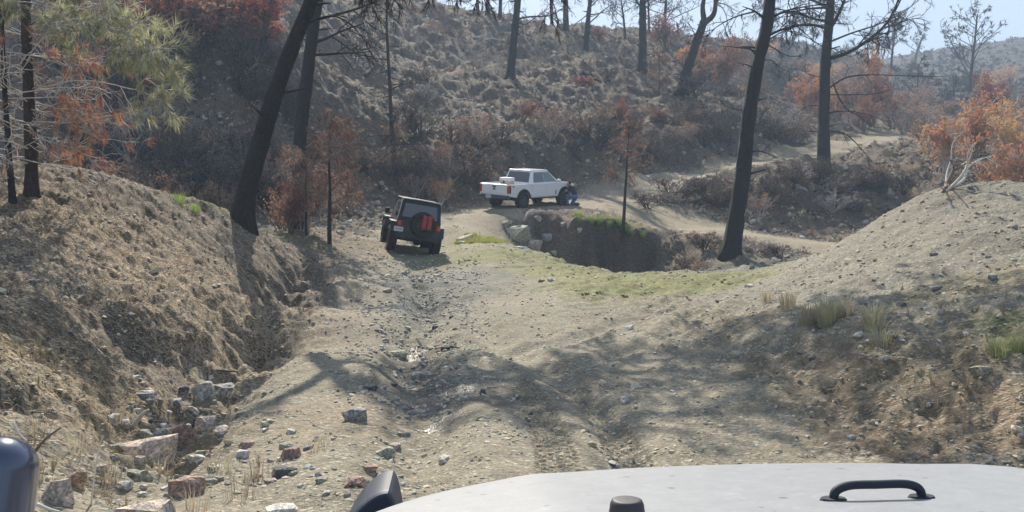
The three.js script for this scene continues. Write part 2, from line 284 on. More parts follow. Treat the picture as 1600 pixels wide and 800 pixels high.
patch(250, 14.5, 3.4, 2.2, STRAW, 0.8); patch(320, 13.2, 2.0, 1.6, STRAW, 0.9); patch(120, 8.2, 1.6, 1.6, [0.42, 0.32, 0.19], 0.7); patch(30, 8.5, 1.5, 2.0, [0.38, 0.30, 0.18], 0.7); patch(530, 8.5, 0.9, 1.4, [0.42, 0.34, 0.23], 0.6);
patch(1250, 9.2, 0.8, 1.0, [0.33, 0.255, 0.165], 0.6); patch(1400, 8.0, 1.4, 0.8, [0.31, 0.24, 0.155], 0.75); patch(1500, 7.0, 1.2, 0.6, [0.30, 0.22, 0.14], 0.75); patch(1150, 12, 0.7, 1.2, [0.36, 0.30, 0.2], 0.5);
function groundColor(x, z, slope, out) {
  const r = Math.hypot(x, z), tr = trackness(x, z), px = 800 + x / Math.max(0.1, -z) * F;
  const nz = fbm(x * 0.22, z * 0.22, 3, n2b), nf = fbm(x * 1.3, z * 1.3, 3);
  const c = [...OLIVE];
  const mix = (q, t) => { for (let i = 0; i < 3; i++) c[i] = lerp(c[i], q[i], t); };
  if (z < 0 && r < 34) {
    mix(GREY, smooth(2.6, 4.5, x) * smooth(0.7, 1.0, (r - 8) / 3) * 0.8);                 // gravel mound on the right
    mix([0.375, 0.30, 0.215], smooth(-3.0, -4.6, x + 0.5 * nf) * 0.6);                                   // left bank, leaf-strewn
  }
  const hill = smooth(31, 37, r + 2 * nz) * (1 - tr);
  mix(BROWN, hill * 0.9); mix(CHAR, hill * smooth(0.05, 0.5, nz + 0.35 * nf) * 0.75); mix([0.42, 0.36, 0.27], hill * smooth(0.0, 0.5, fbm(x * 0.5 + 40, z * 0.5, 3)) * 0.6);
  mix([0.085, 0.08, 0.08], smooth(100, 135, r) * 0.85);                                     // burnt far hills
  mix(TAN, tr * smooth(26, 32, r) * 0.95);
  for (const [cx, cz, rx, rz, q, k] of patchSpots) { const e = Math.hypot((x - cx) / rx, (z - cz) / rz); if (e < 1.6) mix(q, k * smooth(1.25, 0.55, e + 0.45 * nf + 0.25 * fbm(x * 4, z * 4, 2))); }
  const s = 1 + 0.20 * nz + 0.16 * nf + 0.08 * fbm(x * 5.1, z * 5.1, 2);
  out[0] = c[0] * s; out[1] = c[1] * s; out[2] = c[2] * s;
}

// ---------------------------------------------------------------- the ground sheet
const groundGeo = (() => {
  const th = [], rr = [];
  const FA = 0.70, NF = 660;
  for (let k = 0; k < 46; k++) th.push(-Math.PI + (Math.PI - FA) * k / 46);
  for (let k = 0; k <= NF; k++) th.push(-FA + 2 * FA * k / NF);
  for (let k = 1; k < 46; k++) th.push(FA + (Math.PI - FA) * k / 46);
  let r = 0.4; while (r < 4.4) { rr.push(r); r *= 1.09; }
  while (r < 30) { rr.push(r); r *= 1.0042; } while (r < 110) { rr.push(r); r *= 1.0058; } while (r < 300) { rr.push(r); r *= 1.011; } while (r < 900) { rr.push(r); r *= 1.08; }
  const W = th.length, H = rr.length, pos = new Float32Array((W * H + 1) * 3), uv = new Float32Array((W * H + 1) * 2), col = new Float32Array((W * H + 1) * 3);
  const coarse = k => k < 46 || k > 46 + NF;
  for (let j = 0; j < H; j++) for (let i = 0; i < W; i++) {
    const x = Math.sin(th[i]) * rr[j], z = -Math.cos(th[i]) * rr[j], k = j * W + i;
    pos[k * 3] = x; pos[k * 3 + 1] = height(x, z); pos[k * 3 + 2] = z;
    const y = pos[k * 3 + 1]; uv[k * 2] = (x + 0.35 * y) / 2.6; uv[k * 2 + 1] = (z - 0.9 * y) / 2.6;
  }
  const last = W * H; pos[last * 3 + 1] = height(0, 0);
  const g = new THREE.BufferGeometry();
  g.setAttribute('position', new THREE.BufferAttribute(pos, 3)); g.setAttribute('uv', new THREE.BufferAttribute(uv, 2));
  const A = [], B = [], tmp = [0, 0, 0];
  const pick = rng(77);
  for (let j = 0; j < H - 1; j++) for (let i = 0; i < W; i++) {
    const a = j * W + i, b = j * W + (i + 1) % W, c = a + W, d = b + W;
    const x = pos[a * 3], z = pos[a * 3 + 2], rad = rr[j];
    const litter = rad > 31 ? 1 - trackness(x, z) : (x < -3.2 && z < -4 ? smooth(-3.4, -5.2, x + fbm(x, z, 2)) : 0);
    (pick() < litter ? B : A).push(a, b, c, b, d, c);
  }
  for (let i = 0; i < W; i++) A.push(last, (i + 1) % W, i);
  g.setIndex([...[]]);
  const idx = new Uint32Array(A.length + B.length); idx.set(A); idx.set(B, A.length);
  g.setIndex(new THREE.BufferAttribute(idx, 1));
  g.addGroup(0, A.length, 0); g.addGroup(A.length, B.length, 1);
  g.computeVertexNormals();
  const nr = g.attributes.normal.array;
  for (let k = 0; k <= last; k++) { const ny = Math.max(0.2, nr[k * 3 + 1]); groundColor(pos[k * 3], pos[k * 3 + 2], Math.sqrt(1 - Math.min(1, ny * ny)) / ny, tmp); col.set(tmp, k * 3); }
  g.setAttribute('color', new THREE.BufferAttribute(col, 3));
  return g;
})();
const gravelMat = new THREE.MeshStandardMaterial({ map: gravelMap, bumpMap: gravelBump, bumpScale: 0.012, vertexColors: true, roughness: 0.93 });
const litterMat = new THREE.MeshStandardMaterial({ map: litterMap, bumpMap: litterBump, bumpScale: 0.02, vertexColors: true, roughness: 0.95 });
structure(new THREE.Mesh(groundGeo, [gravelMat, litterMat]), 'ground');
// ---------------------------------------------------------------- where a line of sight meets the ground
function hit(px, py, from = 3.5) {
  const sx = (px - 800) / F, syy = (400 - py) / F; let d = from, prev = from;
  for (; d < 320; d *= 1.004) {
    if (EYE + syy * d < height(sx * d, -d)) { let a = prev, b = d; for (let k = 0; k < 12; k++) { const m = (a + b) / 2; (EYE + syy * m < height(sx * m, -m)) ? b = m : a = m; } return V(sx * b, height(sx * b, -b), -b); }
    prev = d;
  }
  return P(px, py, 300);
}
const onGround = (x, z) => V(x, height(x, z), z);
function slopeAt(x, z, e = 0.4) { return Math.hypot(baseHeight(x + e, z) - baseHeight(x - e, z), baseHeight(x, z + e) - baseHeight(x, z - e)) / (2 * e); }

// ---------------------------------------------------------------- rocks
const [stoneMap, stoneBump] = makeTexture(256, (n, h, c, r) => {
  const a = tileNoise(n, 128, r), b = tileNoise(n, 32, r), d = tileNoise(n, 10, r);
  for (let y = 0; y < n; y++) for (let x = 0; x < n; x++) { const k = y * n + x, v = 0.35 * a(x, y) + 0.35 * b(x, y) + 0.3 * d(x, y), g = 0.62 + 0.75 * (v - 0.5); h[k] = v; c[k * 3] = g + 0.05 * (d(x, y) - 0.5); c[k * 3 + 1] = g; c[k * 3 + 2] = g - 0.05 * (d(x, y) - 0.5); }
}, 9);
const rockMats = {};
function rockMat(key) {
  const tones = { tan: [0.56, 0.455, 0.365], red: [0.43, 0.285, 0.225], grey: [0.36, 0.35, 0.32], pale: [0.66, 0.61, 0.52], dark: [0.13, 0.125, 0.12], orange: [0.48, 0.33, 0.22], olive: [0.40, 0.38, 0.28], white: [0.8, 0.78, 0.74] };
  return rockMats[key] ||= new THREE.MeshStandardMaterial({ color: C(...tones[key].map(v => v * 2.3)), map: stoneMap, bumpMap: stoneBump, bumpScale: 0.012, roughness: 0.92 });
}
function rockGeo(seed, sx, sy, sz, flat = 0.5) {        // a broken block: hull of scattered points, faces kept crisp
  const r = rng(seed), pts = [];
  for (let k = 0; k < 26; k++) { const a = r() * 6.283, y = r() * 2 - 1, q = Math.sqrt(1 - y * y), e = 0.8 + 0.35 * r(); const p = V(Math.cos(a) * q * e, clamp(y * 1.25 * e, -1, 0.55 + flat * 0.3 * r()), Math.sin(a) * q * e); p.x *= 1 + 0.25 * p.y * (r() - 0.5); pts.push(p.multiply(V(sx, sy, sz))); }
  let g = mergeVertices(new ConvexGeometry(pts).deleteAttribute('normal'), 0.02 * sx);
  // split every face once and roughen, so that edges are worn rather than ruled
  g = g.toNonIndexed(); const out = [], q = g.attributes.position.array, s = Math.min(sx, sy, sz);
  const rough = v => { const k = 3.2 / Math.max(sx, sz), m = n3(v.x * k + seed, v.y * k, v.z * k) * 0.07 * s + n3(v.x * k * 3.1, v.y * k * 3.1 + seed, v.z * k * 3.1) * 0.045 * s; const l = v.length() || 1; return v.clone().multiplyScalar(1 + m / l); };
  const sub = (a, b, c, n) => { if (!n) { for (const v of [a, b, c]) { const w = rough(v); out.push(w.x, w.y, w.z); } return; } const ab = a.clone().lerp(b, 0.5), bc = b.clone().lerp(c, 0.5), ca = c.clone().lerp(a, 0.5); sub(a, ab, ca, n - 1); sub(ab, b, bc, n - 1); sub(ca, bc, c, n - 1); sub(ab, bc, ca, n - 1); };
  for (let k = 0; k < q.length; k += 9) sub(V(q[k], q[k + 1], q[k + 2]), V(q[k + 3], q[k + 4], q[k + 5]), V(q[k + 6], q[k + 7], q[k + 8]), 1);
  let o = new THREE.BufferGeometry(); o.setAttribute('position', new THREE.Float32BufferAttribute(out, 3));
  o = toCreasedNormals(mergeVertices(o, 1e-4), 0.5);
  const p = o.attributes.position, n = o.attributes.normal, uv = new Float32Array(p.count * 2);
  for (let k = 0; k < p.count; k++) { const ax = Math.abs(n.getX(k)), ay = Math.abs(n.getY(k)); if (ay > 0.6) { uv[k * 2] = p.getX(k) * 2.2; uv[k * 2 + 1] = p.getZ(k) * 2.2; } else if (ax > 0.6) { uv[k * 2] = p.getZ(k) * 2.2; uv[k * 2 + 1] = p.getY(k) * 2.2; } else { uv[k * 2] = p.getX(k) * 2.2; uv[k * 2 + 1] = p.getY(k) * 2.2; } }
  o.setAttribute('uv', new THREE.BufferAttribute(uv, 2));
  return o;
}
let rockSeed = 100;
function rock(px, py, w, h, tone, label, o = {}) {      // px, py: foot of the rock in the photograph; w, h: its size there
  const p = hit(px, py, o.from || 3.5), m = -p.z / F, sx = w * m / 2, syy = h * m * (o.tall ?? 0.62), sz = sx * (o.deep ?? 0.75);
  const mesh = new THREE.Mesh(rockGeo(rockSeed++, sx, syy, sz, o.flat ?? 0.5), rockMat(tone));
  mesh.position.set(p.x, p.y + syy * (o.lift ?? 0.15), p.z - sz * 0.6); mesh.rotation.set(o.pitch ?? 0, o.turn ?? (rockSeed * 1.7) % 6.28, o.roll ?? 0);
  return top(mesh, o.name || 'rock', label, 'rock', o.group);
}
rock(222, 712, 100, 46, 'tan', 'large flat tan boulder in the middle of the rocky gully on the left', { turn: 0.3, deep: 0.7, pitch: 0.15 });
rock(272, 690, 66, 44, 'red', 'angular reddish slab tilted up behind the large flat tan boulder', { turn: 0.5, roll: 0.35, deep: 0.5 });
rock(322, 672, 52, 36, 'tan', 'blocky pinkish-tan rock just right of the tilted reddish slab', { turn: 0.1 });
rock(84, 788, 48, 70, 'tan', 'upright tan block of rock beside the dark side mirror', { turn: 0.6, tall: 0.6, deep: 0.8 });
rock(112, 760, 34, 52, 'orange', 'rusty brown slab leaning behind the upright tan block', { turn: 0.2, roll: -0.4, deep: 0.4 });
rock(212, 818, 120, 52, 'tan', 'broad tan slab cut off by the bottom edge of the picture', { turn: 0.15, deep: 0.6 });
rock(438, 812, 72, 34, 'pale', 'pale smooth slab at the bottom edge left of the white hood', { turn: 0.4 });
rock(282, 775, 62, 50, 'red', 'rough dark red rock below the large flat tan boulder', { turn: 1.1 });
rock(306, 768, 26, 42, 'orange', 'small orange-brown slab leaning on the rough dark red rock', { turn: 0.4, deep: 0.5 });
rock(316, 624, 46, 48, 'grey', 'rounded grey boulder at the head of the gully under the charred root', { turn: 0.8, tall: 0.65 });
rock(352, 622, 44, 40, 'grey', 'cracked grey boulder right of the rounded grey boulder', { turn: 2.2 });
rock(451, 716, 36, 30, 'red', 'brick-red rock at the right edge of the gully', { turn: 0.9 });
rock(440, 744, 46, 24, 'dark', 'dark flat slab just below the brick-red rock', { turn: 0.3 });
rock(385, 700, 30, 18, 'red', 'small dull red stone half buried left of the brick-red rock', { turn: 0.3 });
rock(218, 752, 42, 24, 'olive', 'grey-brown slab on edge below the large flat tan boulder', { turn: 0.9, roll: 0.5, deep: 0.4 });
rock(205, 745, 30, 18, 'olive', 'small olive stone left of the slab on edge', {});
rock(552, 657, 40, 32, 'grey', 'grey wedge-shaped rock on the left side of the track', { turn: 0.2, tall: 0.7 });
rock(579, 610, 26, 12, 'dark', 'thin dark slab beside the wet rut', { turn: 0.1 });
rock(602, 716, 38, 30, 'olive', 'grey-tan block left of the white hood, with its top lit', { turn: 0.7 });
rock(576, 736, 28, 16, 'red', 'small red-brown stone below the grey-tan block', { turn: 0.2 });
rock(553, 760, 40, 24, 'red', 'red-brown flat rock nearest the white hood corner', { turn: 0.5 });
rock(694, 722, 28, 16, 'pale', 'pale grey stone just above the white hood edge', { turn: 1.5 });
rock(755, 617, 16, 13, 'dark', 'small black stone standing at the edge of the bright wet mud', { tall: 0.75 });
rock(978, 628, 17, 14, 'white', 'small white stone beside the tyre tread prints', { tall: 0.7 });
rock(680, 514, 15, 10, 'dark', 'dark stone in the middle of the rut upstream of the puddle', {});
rock(700, 545, 28, 10, 'dark', 'dark slab across the track at the edge of the long shadow', { turn: 0.1 });
rock(620, 556, 34, 14, 'olive', 'low olive rock lying in the wet rut', { turn: 0.3 });
rock(660, 590, 44, 16, 'grey', 'low wet grey rock between the two patches of wet mud', { turn: 0.2 });
rock(1410, 478, 17, 12, 'dark', 'dark square stone on the mound beside the grass tufts', {});
rock(1553, 436, 20, 15, 'grey', 'grey stone high on the right-hand gravel mound', {});
rock(1540, 582, 44, 18, 'olive', 'pale flat slab sticking out of the cut bank on the right', { turn: 0.2 });
rock(1108, 518, 13, 9, 'pale', 'pale stone at the foot of the right-hand bank', {});
rock(1462, 398, 14, 8, 'grey', 'low grey stone in the middle of the gravel mound', {});
rock(1270, 560, 16, 9, 'olive', 'olive clod-like stone at the foot of the grass tufts', {});
rock(811, 374, 46, 40, 'olive', 'large olive boulder at the head of the washout below the white pickup', { turn: 0.4, tall: 0.7, from: 26 });
rock(832, 390, 40, 28, 'tan', 'pinkish-grey boulder leaning in front of the large olive boulder', { turn: 0.3, tall: 0.7, from: 24 });
rock(815, 388, 20, 7, 'white', 'thin white slab at the foot of the washout boulders', { from: 24 });
rock(868, 394, 32, 18, 'olive', 'low brown rock right of the pinkish-grey boulder', { from: 23 });
rock(728, 376, 30, 16, 'tan', 'tan slab beside the grass right of the dark off-road vehicle', { from: 24, turn: 0.6, roll: 0.3 });
rock(722, 380, 14, 7, 'white', 'small white stone just below the tan slab by the grass', { from: 24 });
rock(846, 440, 16, 8, 'red', 'small rusty stone at the end of the grass strip', { from: 12 });
rock(862, 439, 18, 8, 'pale', 'pale stone at the end of the grass strip', { from: 12 });
rock(1516, 294, 12, 8, 'grey', 'dark stone on the crest of the mound by the bare bush', { from: 9 });
// says where a small thing lies by what it lies next to
function beside(px, py, marks) { let b = 1e9, best; for (const m of marks) { const e = Math.hypot(px - m[0], (py - m[1]) * 1.3); if (e < b) { b = e; best = m; } } const dx = px - best[0], dy = py - best[1]; return (Math.abs(dx) > Math.abs(dy) * 0.9 ? (dx < 0 ? 'left of ' : 'right of ') : (dy < 0 ? 'above ' : 'below ')) + best[2]; }
{ // stones one can count in the gully and along the track
  const r = rng(31), tones = ['pale', 'olive', 'grey', 'pale', 'tan', 'olive', 'dark'];
  const marks = [[222, 690, 'the large flat tan boulder'], [272, 665, 'the tilted reddish slab'], [322, 655, 'the pinkish-tan block'], [84, 755, 'the upright tan block'], [212, 785, 'the broad tan slab'], [282, 745, 'the rough dark red rock'], [316, 600, 'the rounded grey boulder'], [352, 605, 'the cracked grey boulder'], [451, 702, 'the brick-red rock'], [552, 645, 'the grey wedge-shaped rock'], [579, 606, 'the thin dark slab'], [602, 702, 'the grey-tan block'], [553, 748, 'the red-brown flat rock'], [755, 612, 'the black stone in wet mud'], [978, 621, 'the white stone'], [680, 508, 'the dark rut stone'], [700, 540, 'the dark slab across the track'], [660, 582, 'the low wet grey rock'], [1410, 470, 'the dark square stone'], [1553, 428, 'the grey stone on the mound'], [1540, 573, 'the slab in the cut bank'], [1294, 490, 'the big grass tuft'], [438, 795, 'the pale smooth slab'], [645, 390, 'the dark off-road vehicle'], [1365, 500, 'the second grass tuft'], [1462, 395, 'the low grey mound stone'], [200, 600, 'the shaded undercut bank'], [694, 715, 'the pale stone at the hood']];
  const little = (px, py, w, flat, group) => { const t = tones[Math.floor(r() * 7)], size = w > 17 ? 'fist-sized ' : w > 11 ? 'small ' : 'tiny '; rock(px, py, w * 1.15, w * flat, t, size + t + ' loose stone ' + beside(px, py, marks), { name: 'stone', group, turn: r() * 6.28 }); };
  for (let k = 0; k < 78; k++) { const px = 150 + 190 * r() + 60 * r(), py = 590 + 190 * r(); little(px, py, 12 + 20 * r() ** 2, 0.7, 'small loose stones'); }
  for (let k = 0; k < 52; k++) { const py = 425 + 230 * r() ** 1.2, px = 640 + 80 * (r() - 0.5) + (r() - 0.5) * (py - 380) * 0.7; little(px, py, 7 + 10 * r() ** 2, 0.6, 'small loose stones'); }
  for (let k = 0; k < 40; k++) { const px = 1250 + 350 * r(), py = 400 + 290 * r(); little(px, py, 6 + 9 * r() ** 2, 0.65, 'small loose stones'); }
  for (let k = 0; k < 36; k++) { const px = 410 + 230 * r(), py = 660 + 130 * r(); little(px, py, 8 + 14 * r() ** 2, 0.65, 'small loose stones'); }
  const rim = (px, py, w, tone, label) => rock(px, py, w, w * 0.7, tone, label, { from: 26 });
  rim(790, 350, 16, 'olive', 'olive rim stone above the large olive boulder'); rim(840, 342, 14, 'tan', 'tan stone on the washout rim below the pickup rear wheel'); rim(880, 352, 14, 'grey', 'grey stone on the washout rim below the pickup door'); rim(855, 372, 20, 'grey', 'grey block half way up the washout wall'); rim(905, 360, 12, 'pale', 'pale stone on the washout rim by the green clump');
}
// ---------------------------------------------------------------- gravel, crumbs, straw: what nobody could count
const scatterM = new THREE.Matrix4(), scatterQ = new THREE.Quaternion(), scatterE = new THREE.Euler();
function scatter(name, label, category, geo, material, spots) {       // spots: [x, y, z, sx, sy, sz, ex, ey, ez, colour]
  const m = new THREE.InstancedMesh(geo, material, spots.length);
  spots.forEach((s, k) => { scatterQ.setFromEuler(scatterE.set(s[6], s[7], s[8])); scatterM.compose(V(s[0], s[1], s[2]), scatterQ, V(s[3], s[4], s[5])); m.setMatrixAt(k, scatterM); m.setColorAt(k, s[9]); });
  return stuff(m, name, label, category);
}
const grainMat = new THREE.MeshStandardMaterial({ color: 0xffffff, roughness: 0.95 });
{
  const r = rng(41), A = [], B = [], Cc = [];
  const tint = (q, s) => C(q[0] * s, q[1] * s, q[2] * s);
  for (let k = 0; k < 90000; k++) {
    const d = 4.4 * Math.pow(34 / 4.4, r() ** 0.9), th = -0.62 + 1.24 * r(), x = Math.sin(th) * d, z = -Math.cos(th) * d;
    const tr = trackness(x, z), cl = fbm(x * 0.8, z * 0.8, 2, n2b) + 0.6 * fbm(x * 3, z * 3, 2);
    const mound = smooth(2.4, 4.5, x), lb = smooth(-2.4, -3.6, x);
    if (r() > clamp(0.16 + 0.55 * cl + 0.16 * mound + 0.12 * lb - 0.05 * tr)) continue;
    const s = (0.005 + 0.022 * r() ** 3.5) * (0.6 + d / 20) * (r() < 0.02 ? 2.4 : 1), y = height(x, z) + s * 0.1;
    const c = r(), q = c < 0.5 ? OLIVE : c < 0.75 ? GREY : c < 0.86 ? TAN : c < 0.96 ? [0.18, 0.165, 0.15] : [0.52, 0.48, 0.42];
    (k % 2 ? A : B).push([x, y, z, s * (0.8 + 0.8 * r()), s * (0.5 + 0.5 * r()), s * (0.7 + 0.6 * r()), (r() - 0.5) * 0.8, r() * 6.28, (r() - 0.5) * 0.8, tint(q, 0.75 + 0.5 * r())]);
  }
  scatter('gravel', 'loose gravel and soil crumbs over the track and banks', 'gravel', rockGeo(7, 1, 1, 1), grainMat, A);
  const g2 = new THREE.IcosahedronGeometry(1, 0), gp = g2.attributes.position; for (let k = 0; k < gp.count; k++) { const s = 1 + 0.3 * n3(gp.getX(k) * 2, gp.getY(k) * 2, gp.getZ(k) * 2); gp.setXYZ(k, gp.getX(k) * s, gp.getY(k) * s, gp.getZ(k) * s); } g2.computeVertexNormals();
  scatter('gravel', 'angular grit strewn over the track and banks', 'gravel', g2, grainMat, B);

  // broken rubble down the middle of the track
  const R2 = [];
  for (let k = 0; k < 9000; k++) {
    const d = 9 + 17 * r(), px = 655 + (r() + r() - 1) * (60 + 1100 / d), x = (px - 800) / F * d, z = -d, cl = fbm(x * 1.1, z * 0.9, 3); if (r() > clamp(0.45 + 0.9 * cl)) continue;
    const s = (0.007 + 0.034 * r() ** 3.2) * (0.7 + d / 40), c = r(), q = c < 0.3 ? [0.24, 0.225, 0.195] : c < 0.8 ? [0.36, 0.33, 0.26] : c < 0.93 ? [0.45, 0.41, 0.34] : [0.40, 0.27, 0.2];
    R2.push([x, height(x, z) + s * 0.15, z, s * (0.9 + 0.9 * r()), s * (0.4 + 0.4 * r()), s * (0.7 + 0.7 * r()), (r() - 0.5) * 0.9, r() * 6.28, (r() - 0.5) * 0.9, tint(q, 0.75 + 0.5 * r())]);
  }
  scatter('rubble', 'broken grey rubble down the middle of the track', 'rubble', rockGeo(8, 1, 1, 1), grainMat, R2);

  // straw and dead stems lying on the banks
  const blade = new Tri(); blade.tube([V(-0.5, 0, 0), V(-0.15, 0.05, 0.03), V(0.2, 0.06, -0.02), V(0.5, 0.01, 0.02)], [0.008, 0.012, 0.01, 0.003], 3, false);
  const bladeG = blade.geo();
  for (let k = 0; k < 60000; k++) {
    const d = 4.6 * Math.pow(30 / 4.6, r() ** 0.8), th = -0.64 + 1.28 * r(), x = Math.sin(th) * d, z = -Math.cos(th) * d;
    const lb = smooth(-1.6, -3.6, x + fbm(x * 0.7, z * 0.7, 2)), cut = smooth(2.6, 3.6, x) * smooth(12, 9, d), tr = trackness(x, z);
    if (slopeAt(x, z) > 0.95 || r() > (0.95 * lb + 0.3 * cut) * (1 - 0.7 * tr) * clamp(0.6 + 0.7 * fbm(x * 0.6 + 9, z * 0.6, 2))) continue;
    const L = 0.04 + 0.17 * r() ** 2.5, c = r(), q = c < 0.62 ? [0.52, 0.43, 0.29] : c < 0.82 ? [0.38, 0.27, 0.17] : [0.10, 0.09, 0.08];
    Cc.push([x, height(x, z) + 0.012, z, L, L * 1.2, L * 0.9, (r() - 0.5) * 0.5, r() * 6.28, (r() - 0.5) * 0.7, tint(q, 0.7 + 0.6 * r())]);
  }
  scatter('dead_straw', 'dead straw and fallen twigs lying on the banks', 'straw', bladeG, grainMat, Cc);

  // dry grass: blades rising from a root
  const tuft = new Tri(), rt = rng(5);
  for (let k = 0; k < 16; k++) { const a = rt() * 6.28, s = 0.1 + 0.35 * rt(), h = 0.6 + 0.4 * rt(), x = Math.cos(a), z = Math.sin(a), w = 0.018; tuft.tri(V(x * 0.04 - z * w, 0, z * 0.04 + x * w), V(x * 0.04 + z * w, 0, z * 0.04 - x * w), V(x * s, h, z * s)); }
  const tuftG = tuft.geo(), D = [], E = [], Hh = [];
  for (let k = 0; k < 16000; k++) {
    const d = 4.6 * Math.pow(30 / 4.6, r() ** 0.8), th = -0.64 + 1.28 * r(), x = Math.sin(th) * d, z = -Math.cos(th) * d;
    const lb = Math.max(smooth(-2.4, -4.2, x), smooth(-0.9, -2, x) * smooth(10, 8, d)), cut = smooth(2.8, 3.8, x) * smooth(13, 10, d), tr = trackness(x, z), cl = fbm(x * 0.5 - 20, z * 0.5, 3);
    if (r() > (0.75 * lb + 0.5 * cut) * smooth(-0.15, 0.5, cl) * (1 - tr)) continue;
    const h = 0.05 + 0.12 * r(), c = r(), q = c < 0.75 ? [0.46, 0.37, 0.23] : [0.30, 0.22, 0.14];
    D.push([x, height(x, z) - 0.01, z, h, h, h, (r() - 0.5) * 0.5, r() * 6.28, (r() - 0.5) * 0.5, tint(q, 0.7 + 0.5 * r())]);
  }
  scatter('dry_grass', 'short dry grass sprouting on the banks', 'grass', tuftG, grainMat, D);
  // short green turf
  for (let k = 0; k < 90000; k++) {
    const g = patchSpots[Math.floor(r() * 12)]; if (g[4][1] < g[4][0] * 1.05) continue;
    const a = r() * 6.28, q = Math.sqrt(r()) * 1.1, x = g[0] + Math.cos(a) * q * g[2], z = g[1] + Math.sin(a) * q * g[3];
    const e = q + 0.45 * fbm(x * 1.3, z * 1.3, 3) + 0.25 * fbm(x * 4, z * 4, 2); if (e > 1 - 0.3 * r()) continue;
    const h = (0.018 + 0.05 * r() ** 2) * (r() < 0.05 ? 2.2 : 1) * (g[4] === GREEN ? 1 : 2.6); E.push([x, height(x, z) - 0.004, z, h * 1.3, h, h * 1.3, 0, r() * 6.28, 0, C(0.34 + 0.14 * r(), 0.37 + 0.10 * r(), 0.09 + 0.06 * r())]);
  }
  scatter('green_grass', 'short new green grass on the flat ground by the washout', 'grass', tuftG, new THREE.MeshPhysicalMaterial({ color: 0xffffff, roughness: 1, transmission: 0.35, thickness: 0 }), E);

  // hillside scrub and litter
  const scrub = new Tri(), rs = rng(8);
  for (let k = 0; k < 9; k++) { const a = rs() * 6.28, l = 0.5 + 0.5 * rs(), e = 0.2 + 1.1 * rs(), x = Math.cos(a) * Math.cos(e) * l, z = Math.sin(a) * Math.cos(e) * l, y = Math.sin(e) * l; scrub.tube([V(0, 0, 0), V(x * 0.6, y * 0.7, z * 0.6), V(x, y, z)], [0.022, 0.016, 0.006], 3, false); for (let q = 0; q < 5; q++) { const t = 0.4 + 0.6 * rs(), o = V((rs() - 0.5) * 0.5, (rs() - 0.3) * 0.4, (rs() - 0.5) * 0.5), p = V(x * t, y * t, z * t); scrub.tri(p, p.clone().add(o), p.clone().add(V(o.z * 0.45, o.y * 0.4 + 0.07, -o.x * 0.45))); } }
  const scrubG = scrub.geo(), lumps = [];
  for (let k = 0; k < 46000; k++) {
    const d = 33 * Math.pow(115 / 33, r() ** 0.85), th = -0.62 + 1.24 * r(), x = Math.sin(th) * d, z = -Math.cos(th) * d;
    const wpx = 800 - x / z * F; if (trackness(x, z) > 0.2 || (wpx > 730 && wpx < 1040 && d < 37.2) || (wpx > 735 && wpx < 985 && d < 45.5)) continue;
    const cl = fbm(x * 0.3, z * 0.3, 3); if (r() > clamp(0.62 + 0.6 * cl)) continue;
    const h = (0.08 + 0.30 * r() ** 2.2) * (d > 80 ? 1.3 : 1), c = r();
    const q = c < 0.26 ? [0.05, 0.047, 0.045] : c < 0.5 ? [0.33, 0.245, 0.165] : c < 0.82 ? [0.52, 0.44, 0.33] : c < 0.90 ? [0.33, 0.17, 0.10] : [0.50, 0.47, 0.40];
    Hh.push([x, height(x, z) - 0.03, z, h * 1.2, h * 0.75, h * 1.2, 0, r() * 6.28, 0, tint(q, 0.7 + 0.6 * r())]);
  }
  for (let k = 0; k < 9000; k++) {
    const d = 112 * Math.pow(265 / 112, r()), th = 0.2 + 0.5 * r(), x = Math.sin(th) * d, z = -Math.cos(th) * d; if (r() > clamp(0.6 + 0.8 * fbm(x * 0.05, z * 0.05, 3))) continue;
    const h = 0.35 + 0.9 * r() ** 2, c = r(), q = c < 0.6 ? [0.06, 0.056, 0.054] : c < 0.85 ? [0.22, 0.17, 0.13] : [0.34, 0.29, 0.23]; Hh.push([x, height(x, z) - 0.1, z, h * 1.3, h, h * 1.3, 0, r() * 6.28, 0, tint(q, 0.7 + 0.6 * r())]);
  }
  scatter('hillside_scrub', 'burnt and dry low scrub covering the hillsides', 'scrub', scrubG, grainMat, Hh);
  for (let k = 0; k < 9000; k++) {
    const d = 31 * Math.pow(80 / 31, r()), th = -0.6 + 1.2 * r(), x = Math.sin(th) * d, z = -Math.cos(th) * d; if (trackness(x, z) > 0.6 || (x > -1 && x < 9 && d < 37)) continue;
    const s = 0.03 + 0.14 * r() ** 4; lumps.push([x, height(x, z), z, s * 1.3, s, s, r() * 0.6, r() * 6.28, 0, tint([0.42, 0.38, 0.30], 0.6 + 0.6 * r())]);
  }
  scatter('hillside_stones', 'loose stones strewn over the hillside and roads', 'stones', g2, grainMat, lumps);
}
